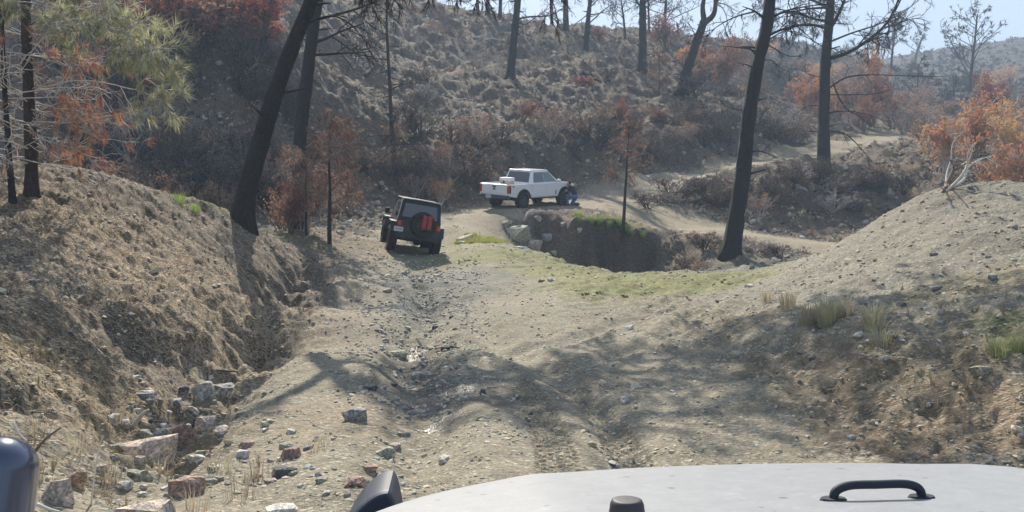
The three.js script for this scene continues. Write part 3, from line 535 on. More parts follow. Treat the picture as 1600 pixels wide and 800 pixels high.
// wet mud and standing water in the rut: thin glossy skins over the lowest ground
const wetMat = new THREE.MeshStandardMaterial({ color: C(0.15, 0.13, 0.10), roughness: 0.36, bumpMap: gravelBump, bumpScale: 0.02 });
function wetPatch(name, px, py, rx, rz, seed) {
  const c = hit(px, py), g = new THREE.BufferGeometry(), pos = [], uv = [], idx = [], R = 26, N = 40, lim = [];
  for (let a = 0; a < N; a++) { const t = a / N * 6.283; lim.push(0.75 + 0.45 * n2(Math.cos(t) * 1.6 + seed, Math.sin(t) * 1.6) + 0.15 * n2(Math.cos(t) * 5, Math.sin(t) * 5 + seed)); }
  for (let k = 0; k <= R; k++) for (let a = 0; a < N; a++) { const t = a / N * 6.283, q = k / R * lim[a], x = c.x + Math.cos(t) * q * rx, z = c.z + Math.sin(t) * q * rz; pos.push(x, height(x, z) + (k === R ? -0.012 : 0.006), z); uv.push(x, z); }
  for (let k = 0; k < R; k++) for (let a = 0; a < N; a++) { const i = k * N + a, j = k * N + (a + 1) % N; idx.push(i, i + N, j, j, i + N, j + N); }
  g.setAttribute('position', new THREE.Float32BufferAttribute(pos, 3)); g.setAttribute('uv', new THREE.Float32BufferAttribute(uv, 2)); g.setIndex(idx); g.computeVertexNormals();
  structure(new THREE.Mesh(g, wetMat), numbered(name));
}
wetPatch('wet_mud', 738, 606, 0.30, 0.6, 1); wetPatch('wet_mud', 650, 556, 0.2, 0.7, 2); wetPatch('wet_mud', 672, 630, 0.34, 0.34, 3); wetPatch('wet_mud', 690, 668, 0.3, 0.25, 4);
// ---------------------------------------------------------------- trees and shrubs
const [barkMap, barkBump] = makeTexture(512, (n, h, c, r) => {
  const a = tileNoise(n, 32, r), b = tileNoise(n, 96, r), d = tileNoise(n, 9, r);
  for (let y = 0; y < n; y++) for (let x = 0; x < n; x++) {
    const k = y * n + x, w = 14 * d(x, y), f = Math.abs(a((x * 1 + w) % n, y * 0.25 % n) - 0.5) * 2, v = 0.6 * f + 0.4 * b(x, y), g = 0.42 + 0.5 * v; h[k] = v;
    c[k * 3] = g * 1.04; c[k * 3 + 1] = g; c[k * 3 + 2] = g * 0.97;
  }
}, 15);
const barkMat = (r, g, b) => new THREE.MeshStandardMaterial({ color: C(r, g, b), map: barkMap, bumpMap: barkBump, bumpScale: 0.06, roughness: 0.95 });
const charBark = barkMat(0.085, 0.078, 0.075), brownBark = barkMat(0.17, 0.13, 0.11), greyTwig = mat(0.36, 0.33, 0.30, { roughness: 0.9 }), paleTwig = mat(0.62, 0.57, 0.50, { roughness: 0.85 }), darkTwig = mat(0.055, 0.05, 0.048, { roughness: 0.95 }), brownTwig = mat(0.16, 0.12, 0.095, { roughness: 0.95 });
const leafMat = (r, g, b, t = 0.4) => new THREE.MeshPhysicalMaterial({ color: C(r, g, b), roughness: 1, transmission: t, thickness: 0 });
const greenNeedle = leafMat(0.44, 0.44, 0.26), orangeNeedle = leafMat(0.50, 0.235, 0.115), rustNeedle = leafMat(0.32, 0.175, 0.12), dullNeedle = leafMat(0.24, 0.15, 0.10), goldLeaf = leafMat(0.52, 0.31, 0.12), darkLeaf = leafMat(0.09, 0.07, 0.055), charNeedle = leafMat(0.085, 0.072, 0.065, 0.2), redLeaf = leafMat(0.30, 0.095, 0.06), oliveLeaf = leafMat(0.16, 0.17, 0.07), brightGreen = leafMat(0.25, 0.36, 0.06);

// a branch that wanders, thins and forks; tips are collected for foliage
function grow(tri, r, start, dir, len, rad, o, level, tips) {
  const n = Math.max(3, Math.round(len / (o.step || 0.35)) + 1), pts = [start.clone()], rads = [rad], d = dir.clone().normalize(); let p = start.clone();
  for (let k = 1; k <= n; k++) {
    const w = o.wander * (level + 1) * 0.6;
    d.x += (r() - 0.5) * w; d.y += (r() - 0.5) * w + (o.rise || 0) / n - (o.droop || 0) / n * level; d.z += (r() - 0.5) * w; d.normalize();
    p = p.clone().addScaledVector(d, len / n); pts.push(p); rads.push(rad * Math.pow(1 - k / n, 0.8) * 0.92 + Math.min(rad, o.tip || 0.004));
  }
  tri.tube(pts, rads, level === 0 ? 6 : level === 1 ? 4 : 3, level < 2);
  if (level < o.levels) {
    const kids = Math.round((o.kids[level] || 3) * (0.7 + 0.6 * r()));
    for (let q = 0; q < kids; q++) {
      const t = (o.bare || 0.25) + (1 - (o.bare || 0.25)) * Math.pow((q + r()) / kids, 0.8), at = Math.min(n - 1, Math.floor(t * n)), f = t * n - at;
      const s = pts[at].clone().lerp(pts[at + 1], clamp(f)), tan = pts[at + 1].clone().sub(pts[at]).normalize();
      const side = V(r() - 0.5, (r() - 0.5) * 0.8 + (o.up || 0), r() - 0.5).cross(tan).normalize();
      const dd = tan.clone().multiplyScalar(o.forward ?? 0.7).add(side.multiplyScalar(0.9)); if (o.up) dd.y += o.up;
      grow(tri, r, s, dd, len * (o.ratio || 0.45) * (1.15 - 0.55 * t) * (0.7 + 0.6 * r()), Math.max(o.tip || 0.004, rads[at] * 0.55), o, level + 1, tips);
    }
  }
  if (level >= o.levels - (o.tipLevels || 0)) for (let k = Math.ceil(n * (o.tipFrom ?? 0.5)); k <= n; k++) tips.push([pts[k], pts[k].clone().sub(pts[k - 1]).normalize(), k === n]);
}
function needles(tri, r, p, dir, n, len, w, spread, droop = 0) {
  for (let k = 0; k < n; k++) {
    const d = dir.clone().multiplyScalar(1.1).add(V(r() - 0.5, r() - 0.5, r() - 0.5).multiplyScalar(2 * spread)); d.y -= droop * r(); d.normalize();
    const s = V(d.z + 0.1, 0.3 * (r() - 0.5), -d.x).normalize().multiplyScalar(w), q = p.clone().addScaledVector(dir, -0.3 * len * r()), L = len * (0.7 + 0.5 * r());
    tri.tri(q.clone().sub(s), q.clone().add(s), q.clone().addScaledVector(d, L));
  }
}
function leaves(tri, r, p, n, reach, size) {
  for (let k = 0; k < n; k++) { const q = p.clone().add(V(r() - 0.5, r() - 0.5, r() - 0.5).multiplyScalar(2 * reach)), a = V(r() - 0.5, r() - 0.6, r() - 0.5).normalize().multiplyScalar(size * (0.6 + 0.8 * r())), b = V(r() - 0.5, r() - 0.5, r() - 0.5).normalize().multiplyScalar(size * 0.4); const e = q.clone().add(a); tri.tri(q, q.clone().addScaledVector(a, 0.5).add(b), e); tri.tri(q, e, q.clone().addScaledVector(a, 0.5).sub(b)); }
}
// a trunk through points [px, py] at one distance, flared at the foot, its bark uneven
function trunkPts(base, list, d, dd = 0) { const pts = [base]; list.forEach(([px, py], k) => pts.push(P(px, py, d + dd * (k + 1)))); return new THREE.CatmullRomCurve3(pts, false, 'centripetal').getPoints(34); }
function trunkGeo(pts, r0, r1, seed) {
  const t = new Tri(), n = pts.length, rad = pts.map((_, k) => { const s = k / (n - 1); return lerp(r0, r1, s) * (1 + 0.35 * Math.exp(-s * 26) + 0.05 * n2(s * 14, seed)); });
  const low = pts[0].clone(); low.y -= 0.35; t.tube([low, ...pts], [rad[0] * 1.15, ...rad], 14, true);
  const p = t.p; for (let k = 0; k < p.length; k += 3) { const m = n3(p[k] * 5, p[k + 1] * 1.6, p[k + 2] * 5 + seed) * r0 * 0.09; p[k] += m; p[k + 2] += m; }
  return t.geo();
}
const at = (pts, t) => { const f = clamp(t) * (pts.length - 1), k = Math.min(pts.length - 2, Math.floor(f)); return pts[k].clone().lerp(pts[k + 1], f - k); };
const charLimb = { wander: 0.30, levels: 2, kids: [8, 5], ratio: 0.42, tip: 0.006, step: 0.4, droop: 0.25, bare: 0.3 };
function limbThrough(tree, list, d, rad, material, o, seed, tuft) {       // a limb along [px, py, depth offset]
  const r = rng(seed), pts = new THREE.CatmullRomCurve3(list.map(([px, py, q = 0]) => P(px, py, d + q)), false, 'centripetal').getPoints(16), t = new Tri(), tips = [];
  t.tube(pts, pts.map((_, k) => Math.max(o.tip || 0.006, rad * (1 - 0.75 * k / 16))), 6);
  const kids = o.twigs ?? 10, L = pts[0].distanceTo(pts[16]);
  for (let q = 0; q < kids; q++) { const k = Math.floor(lerp(o.from ?? 4, 15.9, (q + r()) / kids)), tan = pts[Math.min(16, k + 1)].clone().sub(pts[Math.max(0, k - 1)]).normalize(); const side = V(r() - 0.5, r() - 0.5 + (o.up || 0), r() - 0.5).normalize(); grow(t, r, pts[k], tan.multiplyScalar(0.7).add(side), L * (o.ratio || 0.3) * (0.5 + 0.8 * r()), rad * 0.35, { ...charLimb, ...o.grow }, 1, tips); }
  const m = part('limb', t.geo(), material, tree);
  if (tuft) { const f = new Tri(); for (const [p, dir] of tips) if (r() < (tuft.share ?? 1)) needles(f, r, p, dir, tuft.n, tuft.len, tuft.w, tuft.spread, tuft.droop); if (f.i.length) part('needles', f.geo(), tuft.mat, m).userData.kind = 'stuff'; }
  return tips;
}
function burntTree(label, base, list, d, r0, r1, o = {}) {
  const tree = new THREE.Group(), seed = o.seed || 1, r = rng(seed * 97 + 3), b = base, pts = trunkPts(b, list, d, o.dd || 0), ends = [];
  tree.position.set(0, 0, 0);
  part('trunk', trunkGeo(pts, r0, r1, seed), o.bark || charBark, tree);
  for (let k = 0; k < (o.stubs ?? 7); k++) { const t = 0.12 + 0.8 * r(), p = at(pts, t), a = r() * 6.283, L = lerp(r0, r1, t) * (1.5 + 2.5 * r()), e = p.clone().add(V(Math.cos(a) * L, 0.25 * L, Math.sin(a) * L)), s = new Tri(); s.tube([p, p.clone().lerp(e, 0.6), e], [r0 * 0.17, r0 * 0.13, r0 * 0.05], 5); part('branch_stub', s.geo(), o.bark || charBark, tree); }
  const n = o.limbs ?? 0;
  for (let k = 0; k < n; k++) {
    const t = lerp(o.low ?? 0.4, 1, (k + r()) / n), p = at(pts, t), a = r() * 6.283, t1 = new Tri(), tips = [], L = (o.len || 2) * (1.2 - 0.5 * t) * (0.6 + 0.8 * r());
    grow(t1, r, p, V(Math.cos(a), o.lift ?? 0.25, Math.sin(a)), L, lerp(r0, r1, t) * (o.limbRad || 0.32), { ...charLimb, ...o.grow }, 0, tips);
    const m = part('limb', t1.geo(), o.twigMat || o.bark || charBark, tree);
    if (o.tuft) { const f = new Tri(); for (const [q, dir] of tips) if (r() < (o.tuft.share ?? 1)) needles(f, r, q, dir, o.tuft.n, o.tuft.len, o.tuft.w, o.tuft.spread, o.tuft.droop || 0); if (f.i.length) part('needles', f.geo(), o.tuft.mat, m).userData.kind = 'stuff'; }
  }
  // stand it on its own foot
  tree.position.copy(b); for (const c of tree.children) c.geometry.translate(-b.x, -b.y, -b.z), c.children.forEach(q => q.geometry.translate(-b.x, -b.y, -b.z));
  tree.userData.pts = pts;
  const finish = () => { const u = top(tree, o.name || 'burnt_pine', label, 'tree', o.group); return u; };
  if (!o.more) return finish();
  const before = tree.children.length; tree.position.set(0, 0, 0);
  o.more(tree, pts);
  tree.position.copy(b); for (const c of tree.children.slice(before)) c.geometry.translate(-b.x, -b.y, -b.z), c.children.forEach(q => q.geometry.translate(-b.x, -b.y, -b.z));
  return finish();
}
const fuzz = { n: 6, len: 0.2, w: 0.007, spread: 0.8, mat: charNeedle, share: 0.85 };

const crownFuzz = { n: 9, len: 0.3, w: 0.012, spread: 1, mat: charNeedle, share: 0.9 };
// --- big leaning trunk on the left bank; its crown is above the picture and throws the long shadows over the track
{
  const b = hit(378, 346, 17), d = -b.z;
  burntTree('thick charred pine trunk leaning right on the crest of the left bank', b, [[388, 290], [408, 220], [432, 140], [462, 60], [487, 0], [503, -50], [514, -95], [522, -125]], d, 0.26, 0.11, {
    seed: 2, more: (tree) => {
      limbThrough(tree, [[494, -26], [590, -56, -0.3], [740, -58, -0.6], [890, -74, -1], [1020, -86, -1.3]], d, 0.085, charBark, { twigs: 64, ratio: 0.15, from: 2 }, 21, crownFuzz);
      limbThrough(tree, [[500, -40], [610, -74, 0.5], [760, -80, 0.8], [930, -100, 1]], d, 0.07, charBark, { twigs: 56, ratio: 0.16, from: 2 }, 22, crownFuzz);
      limbThrough(tree, [[505, -60], [450, -90, -1], [390, -110, -1.6], [330, -105, -2]], d, 0.12, charBark, { twigs: 14, ratio: 0.2 }, 23, crownFuzz);
      limbThrough(tree, [[512, -85], [620, -120, -0.4], [780, -125, -0.6], [960, -150, -0.8]], d, 0.06, charBark, { twigs: 40, ratio: 0.18, from: 2 }, 24, crownFuzz);
      limbThrough(tree, [[514, -95], [690, -165, -0.8], [880, -195, -1.2], [1060, -212, -1.5]], d, 0.06, charBark, { twigs: 60, ratio: 0.17, from: 2 }, 27, crownFuzz);
      limbThrough(tree, [[470, 40], [520, 25, -0.5], [555, 45, -0.8], [590, 100, -1]], d, 0.03, charBark, { twigs: 5, ratio: 0.25 }, 25);
      limbThrough(tree, [[440, 120], [420, 95, 0.5], [395, 100, 0.8]], d, 0.02, charBark, { twigs: 3, ratio: 0.3 }, 26);
    },
  });
}
{
  const b = onGround(...G(466, 30)), d = 30;
  burntTree('dark upright trunk right behind the thick leaning pine', b, [[470, 200], [480, 120], [490, 40], [503, -40], [510, -140]], d, 0.27, 0.17, { seed: 3, limbs: 7, low: 0.45, len: 3, lift: 0.1, tuft: fuzz });
}
{
  const b = hit(617, 262, 38), d = -b.z;
  burntTree('slender dead sapling on the hillside left of the white pickup', b, [[612, 200], [609, 130], [605, 60], [604, 10], [603, -30]], d, 0.12, 0.035, { seed: 4, limbs: 26, low: 0.12, len: 1.9, lift: 0.05, bark: brownBark, name: 'dead_sapling', grow: { wander: 0.4, kids: [5, 3], droop: 0.4 } });
}
// --- tall burnt pine right of the middle
{
  const b = hit(1141, 396, 24), d = -b.z;
  burntTree('tall charred pine standing on the near side of the lower track', b, [[1152, 330], [1163, 250], [1170, 180], [1184, 100], [1198, 40], [1205, -20], [1212, -120], [1220, -220]], d, 0.34, 0.16, {
    seed: 5, limbs: 8, low: 0.72, len: 3.0, lift: 0.3, tuft: fuzz, more: (tree) => {
      limbThrough(tree, [[1196, 30], [1178, 17, -0.3], [1160, 10, -0.6]], d, 0.06, charBark, { twigs: 2, ratio: 0.5 }, 31);
      limbThrough(tree, [[1180, 18], [1150, 26, -0.3], [1120, 42, -0.6], [1100, 60, -0.8]], d, 0.035, charBark, { twigs: 9, ratio: 0.35 }, 32, fuzz);
      limbThrough(tree, [[1182, 86], [1172, 77, 0.2], [1150, 74, 0.4], [1130, 72, 0.6]], d, 0.045, charBark, { twigs: 2, ratio: 0.2 }, 33);
      limbThrough(tree, [[1176, 105], [1166, 101, -0.2], [1153, 99, -0.3]], d, 0.035, charBark, { twigs: 1, ratio: 0.2 }, 34);
      limbThrough(tree, [[1200, 56], [1222, 46, 0.4], [1248, 40, 0.6], [1290, 42, 1]], d, 0.06, charBark, { twigs: 8, ratio: 0.3 }, 35, fuzz);
      limbThrough(tree, [[1203, 30], [1225, 18, 0.4], [1260, 10, 0.6], [1300, 6, 1]], d, 0.05, charBark, { twigs: 9, ratio: 0.3 }, 36, fuzz);
      limbThrough(tree, [[1208, 24], [1240, 18, -0.4], [1268, 28, -0.8], [1300, 40, -1]], d, 0.035, charBark, { twigs: 8, ratio: 0.3 }, 37, fuzz);
      limbThrough(tree, [[1190, 62], [1210, 76, -0.3], [1235, 88, -0.5], [1262, 84, -0.7]], d, 0.028, charBark, { twigs: 4, ratio: 0.2 }, 38);
      limbThrough(tree, [[1188, 84], [1198, 78, 0.2], [1208, 78, 0.4]], d, 0.02, charBark, { twigs: 1, ratio: 0.2 }, 39);
      limbThrough(tree, [[1185, 96], [1204, 94, 0.2], [1220, 106, 0.4], [1236, 114, 0.5]], d, 0.02, charBark, { twigs: 2, ratio: 0.2 }, 40);
      limbThrough(tree, [[1168, 242], [1180, 236, -0.2], [1198, 239, -0.4], [1216, 247, -0.5]], d, 0.035, charBark, { twigs: 2, ratio: 0.3 }, 41);
      limbThrough(tree, [[1165, 172], [1145, 170, 0.3], [1120, 160, 0.5]], d, 0.02, charBark, { twigs: 2, ratio: 0.3 }, 42);
    },
  });
}
// --- forked burnt pine by the upper road
{
  const b = hit(1286, 266, 38), d = -b.z, q = { wander: 0.4, kids: [9, 7], ratio: 0.48, droop: 0.15, tip: 0.009 }, fz = { ...fuzz, n: 12, len: 0.34, w: 0.006, share: 1 };
  burntTree('forked charred pine beside the upper road, its wide crown of thin burnt twigs', b, [[1287, 200], [1288, 140], [1290, 95], [1294, 50], [1298, 0], [1302, -60], [1306, -140]], d, 0.36, 0.17, {
    seed: 6, limbs: 14, low: 0.6, len: 4.4, lift: 0.3, grow: q, tuft: fz, more: (tree) => {
      limbThrough(tree, [[1293, 92], [1320, 84, -0.3], [1352, 66, -0.6], [1384, 38, -0.8], [1402, 4, -1], [1415, -40, -1]], d, 0.13, charBark, { twigs: 14, ratio: 0.32, grow: q }, 51, fz);
      limbThrough(tree, [[1300, 40], [1312, 18, 0.3], [1322, -10, 0.6], [1330, -70, 0.8]], d, 0.13, charBark, { twigs: 7, ratio: 0.35, grow: q }, 52, fz);
      limbThrough(tree, [[1300, 64], [1330, 52, 0.5], [1372, 38, 0.8], [1410, 20, 1], [1436, 0, 1.2]], d, 0.06, charBark, { twigs: 13, ratio: 0.3, grow: q }, 53, fz);
      limbThrough(tree, [[1291, 44], [1262, 38, 0.3], [1235, 44, 0.5], [1206, 58, 0.7]], d, 0.085, charBark, { twigs: 11, ratio: 0.3, grow: q }, 54, fz);
      limbThrough(tree, [[1288, 75], [1268, 62, 0.3], [1240, 50, 0.5], [1212, 30, 0.7]], d, 0.03, charBark, { twigs: 7, ratio: 0.25, grow: q }, 55, fz);
      limbThrough(tree, [[1292, 140], [1320, 122, -0.3], [1352, 117, -0.5], [1400, 118, -0.7], [1476, 120, -1]], d, 0.06, charBark, { twigs: 3, ratio: 0.2 }, 56);
      limbThrough(tree, [[1292, 148], [1330, 148, -0.3], [1370, 146, -0.6], [1396, 140, -0.8]], d, 0.035, charBark, { twigs: 4, ratio: 0.2 }, 57);
      limbThrough(tree, [[1292, 176], [1325, 174, 0.2], [1360, 180, 0.4], [1392, 194, 0.6]], d, 0.04, brownBark, { twigs: 4, ratio: 0.2 }, 58);
      limbThrough(tree, [[1302, 130], [1312, 155, -0.5], [1325, 172, -0.7], [1345, 183, -0.9], [1358, 194, -1]], d, 0.055, brownBark, { twigs: 2, ratio: 0.15 }, 59);
      limbThrough(tree, [[1292, 205], [1318, 208, -0.4], [1336, 222, -0.6], [1352, 240, -0.8], [1366, 256, -1]], d, 0.045, charBark, { twigs: 6, ratio: 0.25 }, 60);
      limbThrough(tree, [[1284, 205], [1262, 205, 0.3], [1240, 200, 0.5]], d, 0.03, charBark, { twigs: 3, ratio: 0.25 }, 61);
      limbThrough(tree, [[1284, 165], [1262, 166, 0.3], [1240, 182, 0.5], [1226, 196, 0.6]], d, 0.03, charBark, { twigs: 3, ratio: 0.25 }, 62);
      limbThrough(tree, [[1286, 120], [1270, 118, 0.3], [1245, 108, 0.5], [1215, 112, 0.6]], d, 0.025, charBark, { twigs: 4, ratio: 0.25 }, 63);
      limbThrough(tree, [[1300, 75], [1330, 88, -0.6], [1352, 76, -0.9], [1376, 78, -1]], d, 0.025, charBark, { twigs: 7, ratio: 0.3, grow: q }, 64, fz);
    },
  });
}
// --- trees on the middle hillside and along its ridge
const crown = (n, len, low = 0.35) => ({ limbs: n, len, low, lift: 0.2, tuft: { ...fuzz, n: 6, len: 0.3, w: 0.012 }, grow: { wander: 0.35, kids: [6, 4] } });
function hillTree(label, bx, by, list, w, o) { const b = hit(bx, by, 48), d = -b.z, r = w * d / F / 2; return burntTree(label, b, list, d, r, r * 0.55, o); }
hillTree('charred trunk on the hillside straight above the white pickup cab', 797, 122, [[800, 90], [805, 40], [809, 0], [814, -60], [818, -140]], 14, { seed: 7, ...crown(9, 5, 0.55), more: (t) => { const d = hit(797, 122, 48).z * -1; limbThrough(t, [[806, 30], [830, 26, 1], [860, 24, 1.4], [880, 12, 1.8]], d, 0.09, charBark, { twigs: 10, ratio: 0.3 }, 71, { ...fuzz, len: 0.3, w: 0.012, mat: dullNeedle }); limbThrough(t, [[806, 34], [822, 38, -1], [838, 26, -1.4], [868, 6, -1.8]], d, 0.06, charBark, { twigs: 9, ratio: 0.3 }, 72, { ...fuzz, len: 0.3, w: 0.012, mat: dullNeedle }); } });
hillTree('straight charred trunk standing on the ridge right of the trunk above the pickup', 884, 49, [[884, 20], [884, -10], [884, -80]], 10, { seed: 8, ...crown(7, 5, 0.6) });
hillTree('thin charred trunk below the ridge with a long dark shadow running downhill', 915, 79, [[917, 50], [920, 20], [922, 0], [925, -70]], 9, { seed: 9, ...crown(9, 4, 0.35) });
hillTree('stout straight trunk on the hillside left of the forked leaning tree', 1003, 110, [[1004, 70], [1004, 30], [1004, 0], [1004, -90]], 14, { seed: 10, ...crown(9, 5, 0.6) });
{
  const b = hit(1065, 142, 48), d = -b.z;
  burntTree('leaning pine on the hillside that forks into two curved arms near the skyline', b, [[1073, 110], [1085, 75], [1094, 50], [1101, 30]], d, 0.42, 0.27, {
    seed: 11, more: (t) => {
      limbThrough(t, [[1100, 32], [1098, 10, 0.3], [1104, -20, 0.6], [1108, -90, 1]], d, 0.24, charBark, { twigs: 6, ratio: 0.3, from: 8 }, 81, fuzz);
      limbThrough(t, [[1098, 38], [1114, 24, -0.3], [1118, 5, -0.6], [1114, -30, -0.8], [1124, -90, -1]], d, 0.26, brownBark, { twigs: 6, ratio: 0.3, from: 8 }, 82, fuzz);
      limbThrough(t, [[1120, 4], [1136, 8, -1], [1152, 18, -1.4]], d, 0.05, charBark, { twigs: 6, ratio: 0.4 }, 83, { ...fuzz, len: 0.3, w: 0.01 });
      limbThrough(t, [[1119, 6], [1130, 14, 1], [1136, 32, 1.4], [1131, 55, 1.6]], d, 0.05, charBark, { twigs: 4, ratio: 0.3 }, 84);
      limbThrough(t, [[1090, 62], [1078, 40, 0.6], [1066, 28, 1]], d, 0.05, charBark, { twigs: 6, ratio: 0.4 }, 85, { ...fuzz, len: 0.3, w: 0.01 });
    },
  });
}
const ridgeTrees = [
  ['thin bare tree on the skyline left of the stout hillside trunk', 977, 58, -10, 4, 12, 2.2], ['bare skyline tree just right of the stout hillside trunk', 1014, 52, -30, 4, 16, 2.6], ['slanting bare tree on the skyline between the stout trunk and the leaning forked pine', 1038, 62, -40, 6, 20, 4.0],
  ['dark tree at the very top of the frame, leftmost on the skyline', 747, 18, -60, 5, 14, 3.5], ['second skyline tree from the left at the top of the frame', 762, 20, -80, 7, 14, 3.5], ['third skyline tree from the left, its branches fanning over the ridge', 781, 24, -70, 6, 16, 4],
  ['short charred stub on the ridge left of the forked leaning pine', 1062, 60, 34, 4, 5, 1.2], ['wispy bare tree on the skyline left of the second ridge trunk', 862, 38, -50, 5, 18, 4],
];
ridgeTrees.forEach(([label, px, py, ty, w, n, len], k) => { const b = hit(px, py + 3, 60), d = -b.z, r = w * d / F / 2, lean = ((k * 37) % 11 - 5) * 1.6; burntTree(label, b, [[px + lean * 0.3, lerp(py, ty, 0.4)], [px + lean * 0.7, lerp(py, ty, 0.75)], [px + lean, ty]], d, r, r * 0.3, { seed: 40 + k, group: 'bare trees on the skyline', limbs: n, low: 0.2, len, lift: 0.35, grow: { wander: 0.4, kids: [6, 3], tip: 0.012, up: 0.15 }, tuft: { n: 3, len: 0.35, w: 0.018, spread: 0.9, mat: charNeedle, share: 0.7 } }); });
// --- far right: sparse trees on the burnt slope
const farTrees = [
  ['bare forked tree standing alone against the sky at the far right', 1515, 152, [[1516, 130], [1520, 90], [1524, 55], [1527, 22]], 6, 16, 4.2, 95],
  ['thin leaning tree left of the lone forked tree at the far right', 1514, 116, [[1504, 100], [1494, 82], [1484, 62], [1480, 54]], 3, 12, 2.0, 96],
  ['short charred pole on the burnt slope left of the lone forked tree', 1490, 152, [[1490, 135], [1490, 118]], 4, 3, 0.7, 96],
  ['small bare tree on the far skyline right of the wide-crowned pine', 1428, 100, [[1432, 84], [1438, 66], [1444, 52]], 5, 12, 3.0, 110],
  ['thin bare pine with short twigs right of the wide-crowned pine', 1392, 112, [[1394, 85], [1397, 55], [1398, 40]], 4, 22, 2.4, 105],
  ['dark snag with stubby branches behind the orange brush', 1433, 150, [[1434, 130], [1436, 100]], 4, 8, 1.8, 95],
];
farTrees.forEach(([label, px, py, list, w, n, len, from], k) => { const b = hit(px, py, from), d = -b.z, r = w * d / F / 2; burntTree(label, b, list, d, r, r * 0.35, { seed: 60 + k, group: 'sparse burnt trees on the far slope', limbs: n, low: 0.3, len, lift: 0.8, grow: { wander: 0.35, kids: [5, 3], tip: 0.02, up: 0.4, step: 0.7 }, tuft: { n: 4, len: 0.5, w: 0.06, spread: 1, mat: darkLeaf, share: 0.6 } }); });

